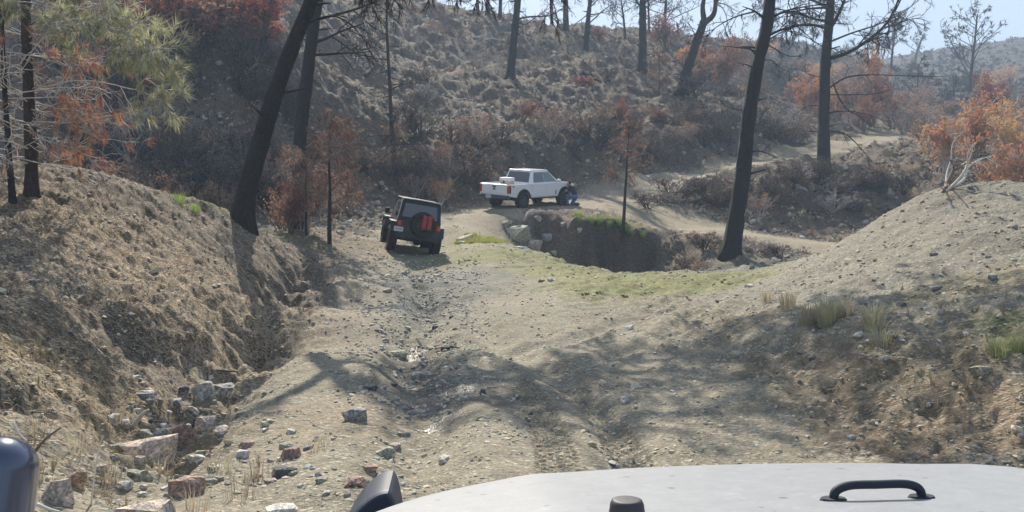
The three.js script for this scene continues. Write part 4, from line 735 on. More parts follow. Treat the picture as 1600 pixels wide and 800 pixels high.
// --- young pines at the left edge, half scorched
{
  const b = hit(20, 316, 11), d = -b.z;
  burntTree('thin young pine trunk at the left edge of the picture', b, [[14, 240], [8, 150], [4, 60], [2, -40]], d, 0.055, 0.03, { seed: 12, name: 'young_pine', limbs: 30, low: 0.12, len: 1.6, lift: 0.05, limbRad: 0.18, twigMat: paleTwig, grow: { wander: 0.5, kids: [6, 4], tip: 0.0036, step: 0.2, droop: 0.1 }, tuft: { n: 16, len: 0.2, w: 0.004, spread: 0.6, mat: dullNeedle, share: 0.25, droop: 0.4 } });
}
{
  const b = hit(50, 306, 11), d = -b.z, twig = { twigs: 11, ratio: 0.32, grow: { wander: 0.55, kids: [5, 4], ratio: 0.45, tip: 0.0035, step: 0.14, droop: 0.05 }, tip: 0.005 };
  const green = { n: 10, len: 0.28, w: 0.0085, spread: 0.6, mat: greenNeedle, share: 0.7, droop: 0.35 }, orange = { n: 22, len: 0.2, w: 0.006, spread: 0.42, mat: orangeNeedle, share: 0.45, droop: 1.2 }, rust = { n: 18, len: 0.2, w: 0.004, spread: 0.6, mat: rustNeedle, share: 0.4, droop: 0.8 };
  burntTree('scorched young pine at the left edge with green and orange needle clumps', b, [[48, 220], [44, 130], [41, 40], [40, -60], [42, -160]], d, 0.115, 0.06, {
    seed: 13, name: 'young_pine', bark: brownBark, limbs: 30, low: 0.1, len: 1.7, lift: 0.1, limbRad: 0.12, twigMat: paleTwig, grow: { wander: 0.55, kids: [7, 5], tip: 0.0036, step: 0.18, droop: 0.15 }, tuft: { ...rust, share: 0.22 },
    more: (t) => {
      const g = { ...twig, from: 9, twigs: 16, ratio: 0.2 };
      limbThrough(t, [[44, 70], [100, 40, -0.5], [170, 45, -0.8], [225, 65, -0.9], [252, 88, -0.9]], d, 0.022, greyTwig, g, 101, green);
      limbThrough(t, [[44, 40], [90, 10, 0.3], [150, 15, 0.5], [205, 30, 0.5], [240, 50, 0.4]], d, 0.02, greyTwig, g, 102, green);
      limbThrough(t, [[44, 20], [100, -10, -0.3], [150, 0, -0.5], [190, 15, -0.6]], d, 0.02, greyTwig, g, 103, green);
      limbThrough(t, [[46, 100], [100, 92, -0.3], [160, 80, -0.5], [215, 80, -0.6]], d, 0.018, greyTwig, { ...g, from: 11 }, 104, green);
      limbThrough(t, [[46, 190], [110, 192, -0.4], [170, 182, -0.6], [220, 172, -0.7], [268, 160, -0.7]], d, 0.02, greyTwig, { ...g, from: 12, twigs: 11, ratio: 0.15 }, 105, green);
      limbThrough(t, [[220, 174, -0.7], [240, 150, -0.8], [255, 135, -0.8], [270, 128, -0.8]], d, 0.01, greyTwig, { ...g, from: 6, twigs: 7, ratio: 0.4 }, 106, green);
      limbThrough(t, [[46, -20], [80, -30, 0.5], [110, 0, 0.8], [135, 30, 0.8]], d, 0.02, greyTwig, g, 107, green);
      limbThrough(t, [[44, 30], [60, 0, 0.6], [95, -5, 0.9], [120, 20, 1]], d, 0.016, greyTwig, { ...g, from: 5 }, 115, green); limbThrough(t, [[44, 60], [70, 40, -0.6], [100, 30, -0.9], [130, 55, -1]], d, 0.016, greyTwig, { ...g, from: 6 }, 116, green); limbThrough(t, [[42, 30], [20, 10, -0.4], [5, 25, -0.6]], d, 0.014, greyTwig, { ...g, from: 5 }, 117, { ...green, share: 0.4 });
      limbThrough(t, [[46, 120], [90, 95, 0.5], [120, 90, 0.7], [140, 100, 0.8]], d, 0.015, greyTwig, twig, 108, orange);
      limbThrough(t, [[46, 160], [90, 170, 0.2], [125, 190, 0.4], [150, 215, 0.5]], d, 0.016, greyTwig, twig, 109, orange);
      limbThrough(t, [[46, 170], [95, 185, -0.6], [130, 205, -0.8], [165, 222, -0.9]], d, 0.016, greyTwig, twig, 110, orange);
      limbThrough(t, [[46, 140], [90, 125, -0.2], [130, 118, -0.3], [190, 150, -0.3]], d, 0.015, greyTwig, { ...twig, twigs: 8 }, 111, { ...orange, share: 0.15 });
      limbThrough(t, [[46, 215], [90, 225, -0.5], [130, 240, -0.7], [165, 270, -0.8]], d, 0.014, greyTwig, twig, 112, { ...rust, share: 0.3 });
      limbThrough(t, [[46, 180], [100, 160, 0.6], [150, 165, 0.8], [200, 205, 0.8]], d, 0.014, greyTwig, { ...twig, twigs: 8 }, 113, rust);
      limbThrough(t, [[46, 225], [80, 235, 0.3], [110, 232, 0.4], [140, 215, 0.5]], d, 0.014, greyTwig, twig, 114, orange);
    },
  });
}
// --- small dead conifers
function deadConifer(label, b, hgt, wid, trunkR, seed, leafM, share, low, lean = 0) {
  const r = rng(seed), tree = new THREE.Group(), pts = []; for (let k = 0; k <= 12; k++) pts.push(V(lean * k / 12 + 0.03 * (r() - 0.5), hgt * k / 12, 0.03 * (r() - 0.5)));
  const t = new Tri(); t.tube([V(0, -0.3, 0), ...pts], [trunkR * 1.2, ...pts.map((_, k) => trunkR * (1 - 0.8 * k / 12))], 8); part('trunk', t.geo(), brownBark, tree);
  for (let k = 0; k < 34; k++) {
    const s = low + (1 - low) * Math.pow((k + r()) / 34, 0.9), p = at(pts, s), a = r() * 6.283, L = wid * Math.sin(Math.PI * clamp(0.18 + 0.82 * (1 - (s - low) / (1 - low)), 0, 1) ** 0.8 * 0.72) * (0.55 + 0.5 * r()), t1 = new Tri(), f = new Tri(), tips = [];
    grow(t1, r, p, V(Math.cos(a), 0.35, Math.sin(a)), Math.max(0.3, L), 0.014, { wander: 0.35, levels: 2, kids: [7, 4], ratio: 0.42, tip: 0.003, step: 0.16, droop: 0.2, bare: 0.2, tipLevels: 1 }, 0, tips);
    const m = part('limb', t1.geo(), r() < 0.25 ? greyTwig : brownTwig, tree);
    for (const [q, dir] of tips) if (r() < share) needles(f, r, q, dir, 8, 0.14, 0.0085, 0.9, 0.2);
    if (f.i.length) part('needles', f.geo(), r() < 0.75 ? leafM : dullNeedle, m).userData.kind = 'stuff';
  }
  tree.position.copy(b); return top(tree, 'dead_conifer', label, 'tree');
}
{ const b = hit(515, 381, 20); deadConifer('small rust-brown dead conifer left of the dark off-road vehicle', b, 185 * -b.z / F, 1.35, 0.075, 201, rustNeedle, 0.75, 0.3); }
{ const b = hit(973, 372, 26); deadConifer('small brown dead conifer at the edge of the washout right of the white pickup', b, 185 * -b.z / F, 1.15, 0.085, 202, rustNeedle, 0.45, 0.42, 0.3); }
{ const b = onGround(...G(478, 27)); deadConifer('low dull-brown dead conifer between the leaning pine and the rust-brown conifer', b, 3.2, 1.1, 0.05, 203, dullNeedle, 0.35, 0.1); }
{ const b = onGround(...G(1030, 63)); deadConifer('little dead conifer on the lower hillside below the stout straight trunk', b, 3.4, 1.2, 0.05, 204, rustNeedle, 0.6, 0.1); }
// ---------------------------------------------------------------- shrubs: a few grown ones of each kind, then copies
function shrubProto(seed, o) {
  const r = rng(seed), g = new THREE.Group(), stems = o.stems;
  for (let k = 0; k < stems; k++) {
    const t = new Tri(), f = new Tri(), tips = [], a = r() * 6.283, e = o.spread * (0.3 + 0.9 * r());
    grow(t, r, V((r() - 0.5) * 0.12, -0.05, (r() - 0.5) * 0.12), V(Math.cos(a) * e, 1, Math.sin(a) * e), (0.7 + 0.4 * r()), o.rad || 0.016, { wander: o.wander || 0.35, levels: 2, kids: o.kids || [6, 4], ratio: 0.45, tip: o.tip || 0.0035, step: 0.14, up: 0.25, bare: o.bare || 0.25, tipLevels: 1, tipFrom: 0.4 }, 0, tips);
    const m = part('stem', t.geo(), o.twig, g);
    if (o.leaf) { for (const [p] of tips) if (r() < o.share) leaves(f, r, p, o.n || 2, 0.06, o.size || 0.05); if (f.i.length) part('foliage', f.geo(), o.leaf2 && k % 3 === 0 ? o.leaf2 : o.leaf, m).userData.kind = 'stuff'; }
  }
  return g;
}
const kinds = {
  orange: [shrubProto(301, { stems: 9, spread: 0.5, twig: greyTwig, leaf: orangeNeedle, leaf2: goldLeaf, share: 0.9, n: 4, size: 0.06 }), shrubProto(302, { stems: 9, spread: 0.6, twig: brownTwig, leaf: orangeNeedle, leaf2: rustNeedle, share: 0.9, n: 4, size: 0.06 })],
  rust: [shrubProto(303, { stems: 9, spread: 0.6, twig: greyTwig, leaf: rustNeedle, leaf2: dullNeedle, share: 0.95, n: 4 }), shrubProto(304, { stems: 8, spread: 0.5, twig: brownTwig, leaf: rustNeedle, leaf2: redLeaf, share: 0.95, n: 4 })],
  char: [shrubProto(305, { stems: 10, spread: 0.7, twig: darkTwig, leaf: darkLeaf, share: 0.8, n: 3 }), shrubProto(306, { stems: 10, spread: 0.9, twig: darkTwig, leaf: darkLeaf, leaf2: dullNeedle, share: 0.45, n: 2 })],
  bare: [shrubProto(307, { stems: 9, spread: 0.9, twig: greyTwig, kids: [8, 5], tip: 0.004 }), shrubProto(308, { stems: 9, spread: 1.1, twig: brownTwig, kids: [8, 5], tip: 0.004 })],
  pale: [shrubProto(309, { stems: 6, spread: 1.0, twig: paleTwig, kids: [5, 3], tip: 0.005, wander: 0.5 })],
  dull: [shrubProto(310, { stems: 9, spread: 0.8, twig: greyTwig, leaf: dullNeedle, leaf2: rustNeedle, share: 0.8, n: 3 }), shrubProto(311, { stems: 10, spread: 0.9, twig: brownTwig, leaf: dullNeedle, leaf2: goldLeaf, share: 0.35, n: 2 })],
  red: [shrubProto(312, { stems: 9, spread: 0.6, twig: darkTwig, leaf: redLeaf, leaf2: rustNeedle, share: 0.95, n: 5, size: 0.065 })],
  gold: [shrubProto(313, { stems: 9, spread: 0.7, twig: paleTwig, leaf: goldLeaf, leaf2: orangeNeedle, share: 0.9, n: 4, size: 0.06 })],
};
let shrubTurn = 0;
function shrub(kind, p, h, w, label, group, o = {}) {
  const list = kinds[kind], g = list[shrubTurn++ % list.length].clone();
  g.position.copy(p); g.position.y -= 0.04; g.rotation.y = shrubTurn * 2.4; g.scale.set(w / 1.3, h / 1.15, w / 1.3);
  return top(g, o.name || 'shrub', label, 'shrub', group);
}
const by = (px, py, from = 22) => hit(px, py, from);
// right: burnt-orange bushes behind the mound
const look = { char: 'charred', dull: 'dull brown', bare: 'grey leafless', rust: 'rust-brown', gold: 'golden', orange: 'orange', red: 'red-leaved', pale: 'pale twiggy' };
const hillMarks = [[617, 'the slender sapling'], [720, 'the tailgate'], [797, 'the trunk above the cab'], [850, 'the pickup hood'], [884, 'the ridge trunk'], [916, 'the thin trunk'], [1003, 'the stout trunk'], [1075, 'the leaning pine'], [1150, 'the tall charred pine'], [1287, 'the forked charred pine'], [1365, 'the orange-topped bush'], [1440, 'the skyline tree'], [1515, 'the lone forked tree'], [515, 'the rust-brown conifer'], [430, 'the leaning trunk'], [300, 'the crest bush'], [200, 'the green pine tips'], [90, 'the young pines']];
function placed(kind, h, px, d, bands, where) { let m = hillMarks[0]; for (const q of hillMarks) if (Math.abs(q[0] - px) < Math.abs(m[0] - px)) m = q; const size = h > 2.3 ? 'tall ' : h > 1.5 ? '' : 'low '; let band = bands[0][1]; for (const [at, t] of bands) if (d >= at) band = t; const text = look[kind] + ' bush ' + band + ' ' + where + (px < m[0] ? ', left of ' : ', right of ') + m[1]; return text.split(/[\s-]+/).length > 15 ? text : size + look[kind] + ' bush ' + band + ' ' + where + (px < m[0] ? ', left of ' : ', right of ') + m[1]; }
const B = (kind, px, d, h, w, label, group) => shrub(kind, onGround(...G(px, d)), h, w, label, group);
B('orange', 1475, 46, 3.4, 3.0, 'orange dead bush left of the bare white-branched bush behind the mound');
B('orange', 1518, 50, 3.8, 3.2, 'orange dead bush behind the bare white-branched bush');
B('gold', 1552, 52, 4.2, 3.6, 'tall golden-brown bush at the right behind the mound');
B('gold', 1585, 47, 3.4, 3.2, 'golden bush at the right edge above the mound');
B('orange', 1590, 39, 3.4, 3.0, 'bright orange bush at the right edge nearest the mound');
B('orange', 1560, 41, 2.7, 2.4, 'low orange bush just right of the bare white-branched bush');
B('orange', 1630, 40, 3.6, 3.2, 'orange bush cut off by the right edge of the picture');
B('bare', 1530, 44, 2.4, 2.6, 'grey leafless bush among the orange bushes behind the mound');
B('rust', 1445, 54, 2.4, 2.6, 'rust bush at the right end of the plateau');
B('rust', 1555, 66, 5.5, 3.6, 'tall rust-brown bush below the burnt slope at the far right');
B('dull', 1595, 70, 4.4, 3.8, 'dull brown bush below the burnt slope at the right edge');
B('char', 1580, 34, 1.6, 2.6, 'dark scrub in the shade behind the mound crest');
B('char', 1540, 33, 1.5, 2.4, 'dark scrub behind the foot of the bare white-branched bush');
B('char', 1500, 35, 1.5, 2.6, 'charred brush in the hollow behind the mound, left part');
// red-brown brush behind the plateau
[['rust', 1330, 72, 6.2, 4.4, 'tall red-brown bush just right of the forked charred pine'], ['rust', 1362, 74, 6.6, 4.2, 'tallest red-brown bush right of the forked charred pine'], ['orange', 1365, 82, 9.2, 2.6, 'narrow bush with a bright orange-red top against the sky'], ['rust', 1395, 76, 4.6, 4.2, 'red-brown bush at the right of the group behind the plateau'], ['rust', 1310, 78, 4.8, 3.6, 'red-brown bush hidden partly by the forked charred pine trunk'], ['orange', 1262, 74, 3.6, 3.6, 'orange bush left of the forked charred pine'], ['gold', 1283, 78, 4.2, 3.4, 'golden bush close left of the forked charred pine'], ['rust', 1245, 80, 3.6, 3.8, 'rust bush between the tall charred pine and the forked one'], ['dull', 1420, 80, 4.6, 4.2, 'dull brown bush right of the red-brown group'], ['rust', 1348, 68, 2.8, 3.6, 'low red-brown bush in front of the tall red-brown ones'], ['bare', 1415, 68, 3.2, 3.6, 'grey bare bush at the back edge of the plateau'], ['dull', 1290, 69, 2.6, 3.0, 'low dull bush behind the forked charred pine'], ['dull', 1440, 66, 3.0, 3.4, 'low dull bush at the back right corner of the plateau'],
].forEach(a => B(a[0], a[1], a[2], a[3], a[4], a[5]));
// right end of the middle hill
[['dull', 1225, 58.5, 3.2, 4.0, 'pale brown bush covering the right end of the middle hill'], ['bare', 1205, 57.5, 3.0, 3.6, 'grey bare brush on the end of the middle hill behind the tall charred pine'], ['char', 1180, 57, 2.6, 3.4, 'charred bush on the cut bank just right of the tall charred pine'], ['char', 1215, 56.5, 2.2, 3.0, 'dark bush low on the right end of the middle hill'], ['rust', 1130, 72, 4.6, 4.2, 'wide red-brown bush on the hillside left of the tall charred pine'], ['rust', 1148, 80, 5.0, 3.6, 'tall red-brown bush just left of the tall charred pine near the skyline'], ['rust', 1040, 84, 3.8, 5.2, 'low red-brown bush below the ridge left of the leaning forked pine'], ['orange', 1080, 74, 2.4, 3.2, 'orange brush around the foot of the leaning forked pine'], ['rust', 1100, 78, 3.0, 4.2, 'red-brown bush right of the leaning forked pine foot'], ['char', 1085, 61, 1.6, 3.4, 'charred bush under the leaning forked pine'], ['dull', 1165, 66, 2.6, 3.6, 'dull bush behind the tall charred pine on the slope'],
].forEach(a => B(a[0], a[1], a[2], a[3], a[4], a[5]));
// brush on the cut bank along the foot of the middle hill
{
  const r = rng(51), rows = [[575, 40.6], [610, 41.4], [640, 41.6], [668, 42], [700, 42.8], [725, 43.6], [748, 44.2], [600, 43.6], [655, 44.6], [705, 45.4], [740, 46], [905, 49], [935, 49.8], [965, 50.4], [1000, 51], [1035, 52], [1065, 53], [1100, 55], [1125, 56], [920, 51.4], [985, 53], [1050, 55.6], [860, 50], [780, 48.6]];
  rows.forEach(([px, d], k) => { const kd = ['char', 'dull', 'char', 'bare', 'dull', 'char'][k % 6]; const h = 1.3 + 1.3 * r(); B(kd, px, d, h, 2.0 + 1.4 * r(), placed(kd, h, px, d, [[0, 'at the foot of'], [44, 'on'], [50, 'high on']], 'the shaded cut bank'), 'brush along the foot of the middle hill'); });
  B('gold', 690, 41.2, 1.5, 1.2, 'small golden bush at the foot of the bank right of the dark off-road vehicle');
  B('dull', 735, 43.2, 2.6, 3.4, 'large pale brown bush on the bank left of the white pickup tailgate');
  B('dull', 650, 40.9, 1.3, 2.0, 'low pale brush right behind the roof of the dark off-road vehicle');
}
// brush on the slope between the lower track and the upper road
{
  const r = rng(52);
  for (let k = 0; k < 30; k++) { const px = 1010 + 400 * ((k + r()) / 30), d = 41.6 + 3.6 * r() + (px > 1350 ? 1 : 0); const kd = ['char', 'bare', 'char', 'dull', 'char'][k % 5], h = 0.7 + 0.9 * r(); B(kd, px, d, h, 1.5 + 1.2 * r(), placed(kd, h, px, d, [[0, 'low on'], [43, 'midway up'], [44.6, 'near the top of']], 'the brushy slope'), 'brush between lower track and upper road'); }
  B('pale', 1262, 44.6, 1.2, 1.9, 'tangle of pale dead twigs at the foot of the forked charred pine'); B('pale', 1300, 44.4, 0.9, 1.7, 'pale dead twigs on the slope right below the forked charred pine'); B('pale', 1168, 41.2, 0.9, 1.5, 'pale dead twigs above the lower track right of the tall charred pine');
  B('rust', 1245, 44.6, 0.7, 1.0, 'small red-brown bush on the slope below the forked charred pine');
}
// dark wood on the left hill
{
  const r = rng(53);
  for (let k = 0; k < 54; k++) { const px = 60 + 420 * r(), d = 32.5 + 9.5 * r(); const kd = ['char', 'char', 'bare', 'char', 'dull'][k % 5], h = 1.5 + 2.0 * r(); B(kd, px, d, h, 2.2 + 1.6 * r(), placed(kd, h, px, d, [[0, 'at the foot of'], [35, 'low on'], [38, 'midway up'], [40, 'high on']], 'the dark left hill'), 'charred brush on the left hill'); }
  [[215, 40.6, 3.6, 4.6, 'red-leaved bush high on the dark left hill, leftmost'], [262, 41, 3.4, 4.6, 'red-leaved bush high on the dark left hill, second from the left'], [305, 41.2, 3.8, 4.8, 'red-leaved bush at the top of the dark hill, middle of the row'], [360, 42, 3.4, 4.4, 'red-leaved bush at the top of the dark hill left of the leaning pine'], [410, 43, 3.2, 4.0, 'red-leaved bush at the top of the dark hill behind the leaning pine'], [240, 39, 2.0, 2.2, 'dark red bush lower on the left hill']].forEach(a => B('red', a[0], a[1], a[2], a[3], a[4]));
  [[295, 22.5, 1.6, 1.2, 'bare', 'grey bare bush on the crest of the left bank left of the leaning pine'], [262, 23, 1.3, 1.0, 'dull', 'brown dry bush standing behind the left bank crest'], [170, 20, 0.9, 0.9, 'rust', 'little rust bush on the left bank crest below the young pine'], [105, 18.5, 0.8, 0.9, 'rust', 'little reddish bush on the left bank crest beside the young pine'], [230, 22, 1.5, 1.4, 'char', 'charred bush behind the left bank crest'], [345, 22, 1.2, 1.4, 'char', 'charred bush at the left foot of the leaning pine'], [440, 29, 2.0, 2.0, 'dull', 'brown brush right of the leaning pine foot'], [475, 28, 2.8, 2.2, 'rust', 'rust brush behind the small dead conifer on the left'], [455, 27, 1.8, 1.8, 'rust', 'rust brush close right of the leaning trunk foot'], [425, 33, 2.2, 2.4, 'char', 'charred brush behind the leaning pine foot'], [550, 36, 1.6, 2.0, 'dull', 'brown brush right of the rust-brown dead conifer'], [500, 34, 2.4, 2.4, 'dull', 'dull brush behind the rust-brown dead conifer']].forEach(a => B(a[4], a[0], a[1], a[2], a[3], a[5]));
}
B('char', 1065, 32.4, 0.8, 1.6, 'charred bush on the right-hand slope of the washout'); B('char', 1100, 32.8, 0.9, 1.7, 'charred bush at the right end of the washout left of the tall charred pine'); B('dull', 1085, 31.6, 0.6, 1.3, 'low dull bush on the right-hand slope of the washout'); B('bare', 1180, 31.6, 0.7, 1.6, 'grey bare bush at the right foot of the tall charred pine'); B('char', 1220, 31, 0.8, 1.8, 'charred bush in the dip right of the tall charred pine');
// bushes on the open hillside
{
  const r = rng(54);
  for (let k = 0; k < 34; k++) { const px = 520 + 620 * r(), d = 52 + 38 * r() ** 1.3; const kd = ['dull', 'bare', 'char', 'rust', 'bare', 'dull'][k % 6], h = 0.9 + 1.4 * r(); B(kd, px, d, h, 1.5 + 1.6 * r(), placed(kd, h, px, d, [[0, 'low on'], [59, 'midway up'], [68, 'high on'], [80, 'near the ridge of']], 'the middle hillside'), 'bushes on the middle hillside'); }
  for (let k = 0; k < 26; k++) { const px = 1180 + 420 * r(), d = 85 + 65 * r(); const kd = ['dull', 'rust', 'char', 'bare', 'gold'][k % 5], h = 1.4 + 2.2 * r(); B(kd, px, d, h, 2.4 + 2.6 * r(), placed(kd, h, px, d, [[0, 'low on'], [105, 'midway up'], [128, 'high on']], 'the far valley slope'), 'bushes on the far valley slope'); }
}
// bare, white-branched bush on the mound crest
{
  const b = hit(1478, 297, 9), d = -b.z, g = new THREE.Group(), S = (list, rad, m, seed, tw) => limbThrough(g, list, d, rad, m, { twigs: tw, ratio: 0.22, tip: 0.004, grow: { wander: 0.6, kids: [3, 2], tip: 0.003, step: 0.1 } }, seed);
  S([[1474, 303], [1482, 282, 0.1], [1490, 262, 0.2], [1484, 248, 0.3]], 0.05, brownTwig, 401, 4);
  S([[1478, 300], [1500, 278, -0.2], [1512, 258, -0.3], [1512, 240, -0.4], [1526, 222, -0.5]], 0.035, paleTwig, 402, 6);
  S([[1484, 295], [1506, 280, 0.2], [1512, 262, 0.3], [1530, 250, 0.3], [1552, 243, 0.4]], 0.03, paleTwig, 403, 6);
  S([[1478, 292], [1480, 270, 0.4], [1486, 250, 0.6], [1490, 222, 0.8], [1514, 198, 0.9]], 0.026, greyTwig, 404, 6);
  S([[1512, 255, -0.3], [1518, 240, -0.4], [1520, 228, -0.5]], 0.014, paleTwig, 405, 3); S([[1478, 298], [1462, 288, -0.2], [1448, 282, -0.3], [1440, 290, -0.4]], 0.014, greyTwig, 406, 5); S([[1482, 290], [1470, 276, -0.3], [1462, 268, -0.4]], 0.012, paleTwig, 407, 3);
  g.position.copy(b); for (const c of g.children) c.geometry.translate(-b.x, -b.y, -b.z);
  top(g, 'bare_bush', 'bare bush with bleached white branches on the crest of the right mound', 'shrub');
}
// grass tufts on the right-hand cut
function grassTuft(px, py, h, n, seed, leafM, label) {
  const r = rng(seed), f = new Tri(), b = hit(px, py), g = new THREE.Group();
  for (let k = 0; k < n; k++) { const a = r() * 6.283, s = 0.12 * Math.sqrt(r()), e = 0.15 + 0.55 * r(), L = h * (0.5 + 0.6 * r()), x = Math.cos(a), z = Math.sin(a), w = 0.0035, p0 = V(x * s, -0.03, z * s), p1 = V(x * (s + e * L * 0.35), L * 0.62, z * (s + e * L * 0.35)), p2 = V(x * (s + e * L * 0.9), L * (0.95 - 0.25 * e), z * (s + e * L * 0.9)), q = V(-z * w, 0, x * w); f.tri(p0.clone().sub(q), p0.clone().add(q), p1); f.tri(p0.clone().add(q), p1.clone().add(q.clone().multiplyScalar(1.1)), p1); f.tri(p1.clone().sub(q), p1.clone().add(q), p2); }
  part('blades', f.geo(), leafM, g).userData.kind = 'stuff'; g.position.copy(b); return top(g, 'grass_tuft', label, 'grass');
}
const weedBrown = leafMat(0.27, 0.21, 0.14), lushGreen = leafMat(0.17, 0.24, 0.07), greyGrass = leafMat(0.40, 0.38, 0.24), tanGrass = leafMat(0.40, 0.335, 0.225);
grassTuft(1294, 508, 0.44, 260, 501, greyGrass, 'big grey-green grass tuft on the edge of the cut bank');
grassTuft(1365, 512, 0.34, 200, 502, greyGrass, 'second grey-green grass tuft, right of the big one');
grassTuft(1262, 505, 0.3, 150, 503, tanGrass, 'dry tan grass tuft left of the big grey-green one');
grassTuft(1322, 492, 0.26, 130, 504, tanGrass, 'small tan tuft between the two grey-green tufts');
grassTuft(1230, 478, 0.26, 130, 505, tanGrass, 'dry grass tuft at the left end of the cut bank edge');
grassTuft(1375, 540, 0.26, 120, 506, greyGrass, 'small grey-green tuft hanging below the second big tuft');
grassTuft(1200, 470, 0.2, 100, 507, tanGrass, 'short dry tuft by the corner of the green grass');
grassTuft(1560, 552, 0.2, 160, 508, leafMat(0.24, 0.27, 0.12), 'low green tuft at the right edge of the cut bank');
grassTuft(1590, 545, 0.2, 160, 509, leafMat(0.24, 0.27, 0.12), 'low green tuft nearest the right edge of the picture');
grassTuft(305, 330, 0.22, 120, 510, brightGreen, 'bright green sprout on the left bank crest by the leaning pine'); grassTuft(280, 318, 0.3, 120, 511, brightGreen, 'bright green sprout under the bare bush on the left bank crest');
[[952, 355], [985, 368], [925, 349], [1005, 371], [968, 352], [905, 346], [938, 350], [975, 362]].forEach(([px, py], k) => grassTuft(px, py, 0.42, 220, 520 + k, lushGreen, ['lush green clump left of the dead conifer at the washout', 'lush green clump right at the dead conifer foot by the washout', 'leftmost green clump on the far lip of the washout', 'rightmost green clump on the far lip of the washout', 'green clump just above the dead conifer foot at the washout', 'small green clump on the washout rim below the crouching person', 'green clump between the two leftmost clumps on the washout rim', 'green clump touching the dead conifer trunk at the washout'][k]));
// dead weeds between the rocks of the near gully
[[170, 745, 0.26, 'left of the slab on edge'], [250, 735, 0.22, 'just below the large flat tan boulder'], [345, 735, 0.24, 'right of the rough dark red rock'], [375, 780, 0.26, 'left of the pale smooth slab'], [120, 700, 0.28, 'above the rusty brown slab'], [300, 800, 0.26, 'right of the broad tan slab'], [405, 745, 0.2, 'left of the dark flat slab'], [180, 655, 0.24, 'behind the large flat tan boulder'], [500, 700, 0.16, 'right of the brick-red rock'], [60, 680, 0.3, 'above the side mirror']].forEach(([px, py, h, where], k) => grassTuft(px, py, h * 0.75, 30, 540 + k, k % 3 ? tanGrass : weedBrown, 'dead tan weed tuft ' + where));
// long dead stalks in the foreground gully
{
  const stalk = (list, d, rad, m, label) => { const pts = list.map(([px, py, q = 0]) => P(px, py, d + q)), t = new Tri(), c = new THREE.CatmullRomCurve3(pts).getPoints(12); t.tube(c, c.map((_, k) => rad * (1 - 0.5 * k / 12)), 6); const o = new THREE.Mesh(t.geo(), m); top(o, 'dead_stick', label, 'stick'); };
  const dd = (px, py) => -hit(px, py).z;
  stalk([[142, 792], [148, 740], [155, 700], [160, 682]], dd(140, 795) + 0.1, 0.006, paleTwig, 'long pale stalk standing in the gully left of the broad tan slab');
  stalk([[55, 705], [72, 685], [95, 668]], dd(55, 712), 0.012, brownTwig, 'dark stick poking up from behind the side mirror');
  stalk([[206, 668], [222, 648], [232, 640]], dd(206, 670), 0.026, greyTwig, 'short grey stump of wood lying behind the large flat tan boulder');
  stalk([[318, 580], [340, 579], [372, 581]], dd(345, 586), 0.022, darkTwig, 'charred root lying above the rounded grey boulder');
  stalk([[20, 660], [28, 675], [42, 690]], dd(35, 695), 0.012, paleTwig, 'pale crooked root at the left edge above the mirror');
  stalk([[58, 788], [78, 796], [95, 800]], dd(80, 806), 0.012, paleTwig, 'pale stick on the ground beside the mirror');
  stalk([[1392, 605], [1402, 612], [1410, 622]], dd(1400, 622), 0.006, paleTwig, 'pale twig on the cut bank below the mound stone');
  stalk([[480, 655], [500, 668], [525, 672]], dd(500, 676), 0.008, paleTwig, 'pale stick on the ground left of the grey wedge-shaped rock');
}

// fallen logs on the hillside
[[690, 150, 60, 8, 0.4], [835, 175, 40, -6, -0.3], [905, 120, 50, 6, 0.3], [640, 215, 46, -10, 0.2], [1010, 165, 44, 9, 0.3], [955, 190, 36, -5, -0.2], [740, 60, 50, 7, 0.5], [570, 120, 48, -8, 0.2], [1120, 300, 30, 8, 0.2], [1235, 290, 26, 10, 0.2]].forEach(([px, py, len, tilt, q], k) => {
  const a = hit(px, py, 38), b = hit(px + len, py + tilt, 38), t = new Tri(), pts = []; if (Math.abs(a.z - b.z) > 9) b.z = a.z + Math.sign(b.z - a.z) * 3, b.y = height(b.x, b.z);
  for (let i = 0; i <= 8; i++) { const p = a.clone().lerp(b, i / 8); p.y = height(p.x, p.z) + 0.08 + 0.05 * Math.sin(i * 1.7 + k); pts.push(p); }
  t.tube(pts, pts.map((_, i) => 0.12 * (1 - 0.06 * i)), 7); top(new THREE.Mesh(t.geo(), k % 3 ? charBark : greyTwig), 'fallen_log', placed(k % 3 ? 'char' : 'bare', 1.8, px, -a.z, [[0, 'low on'], [52, 'midway up'], [66, 'high on']], px > 1100 ? 'the brushy slope' : 'the middle hillside').replace(' bush ', ' fallen log '), 'log');
});
THREE.BufferGeometry.prototype.flat = function () { return this.index ? this.toNonIndexed() : this; };
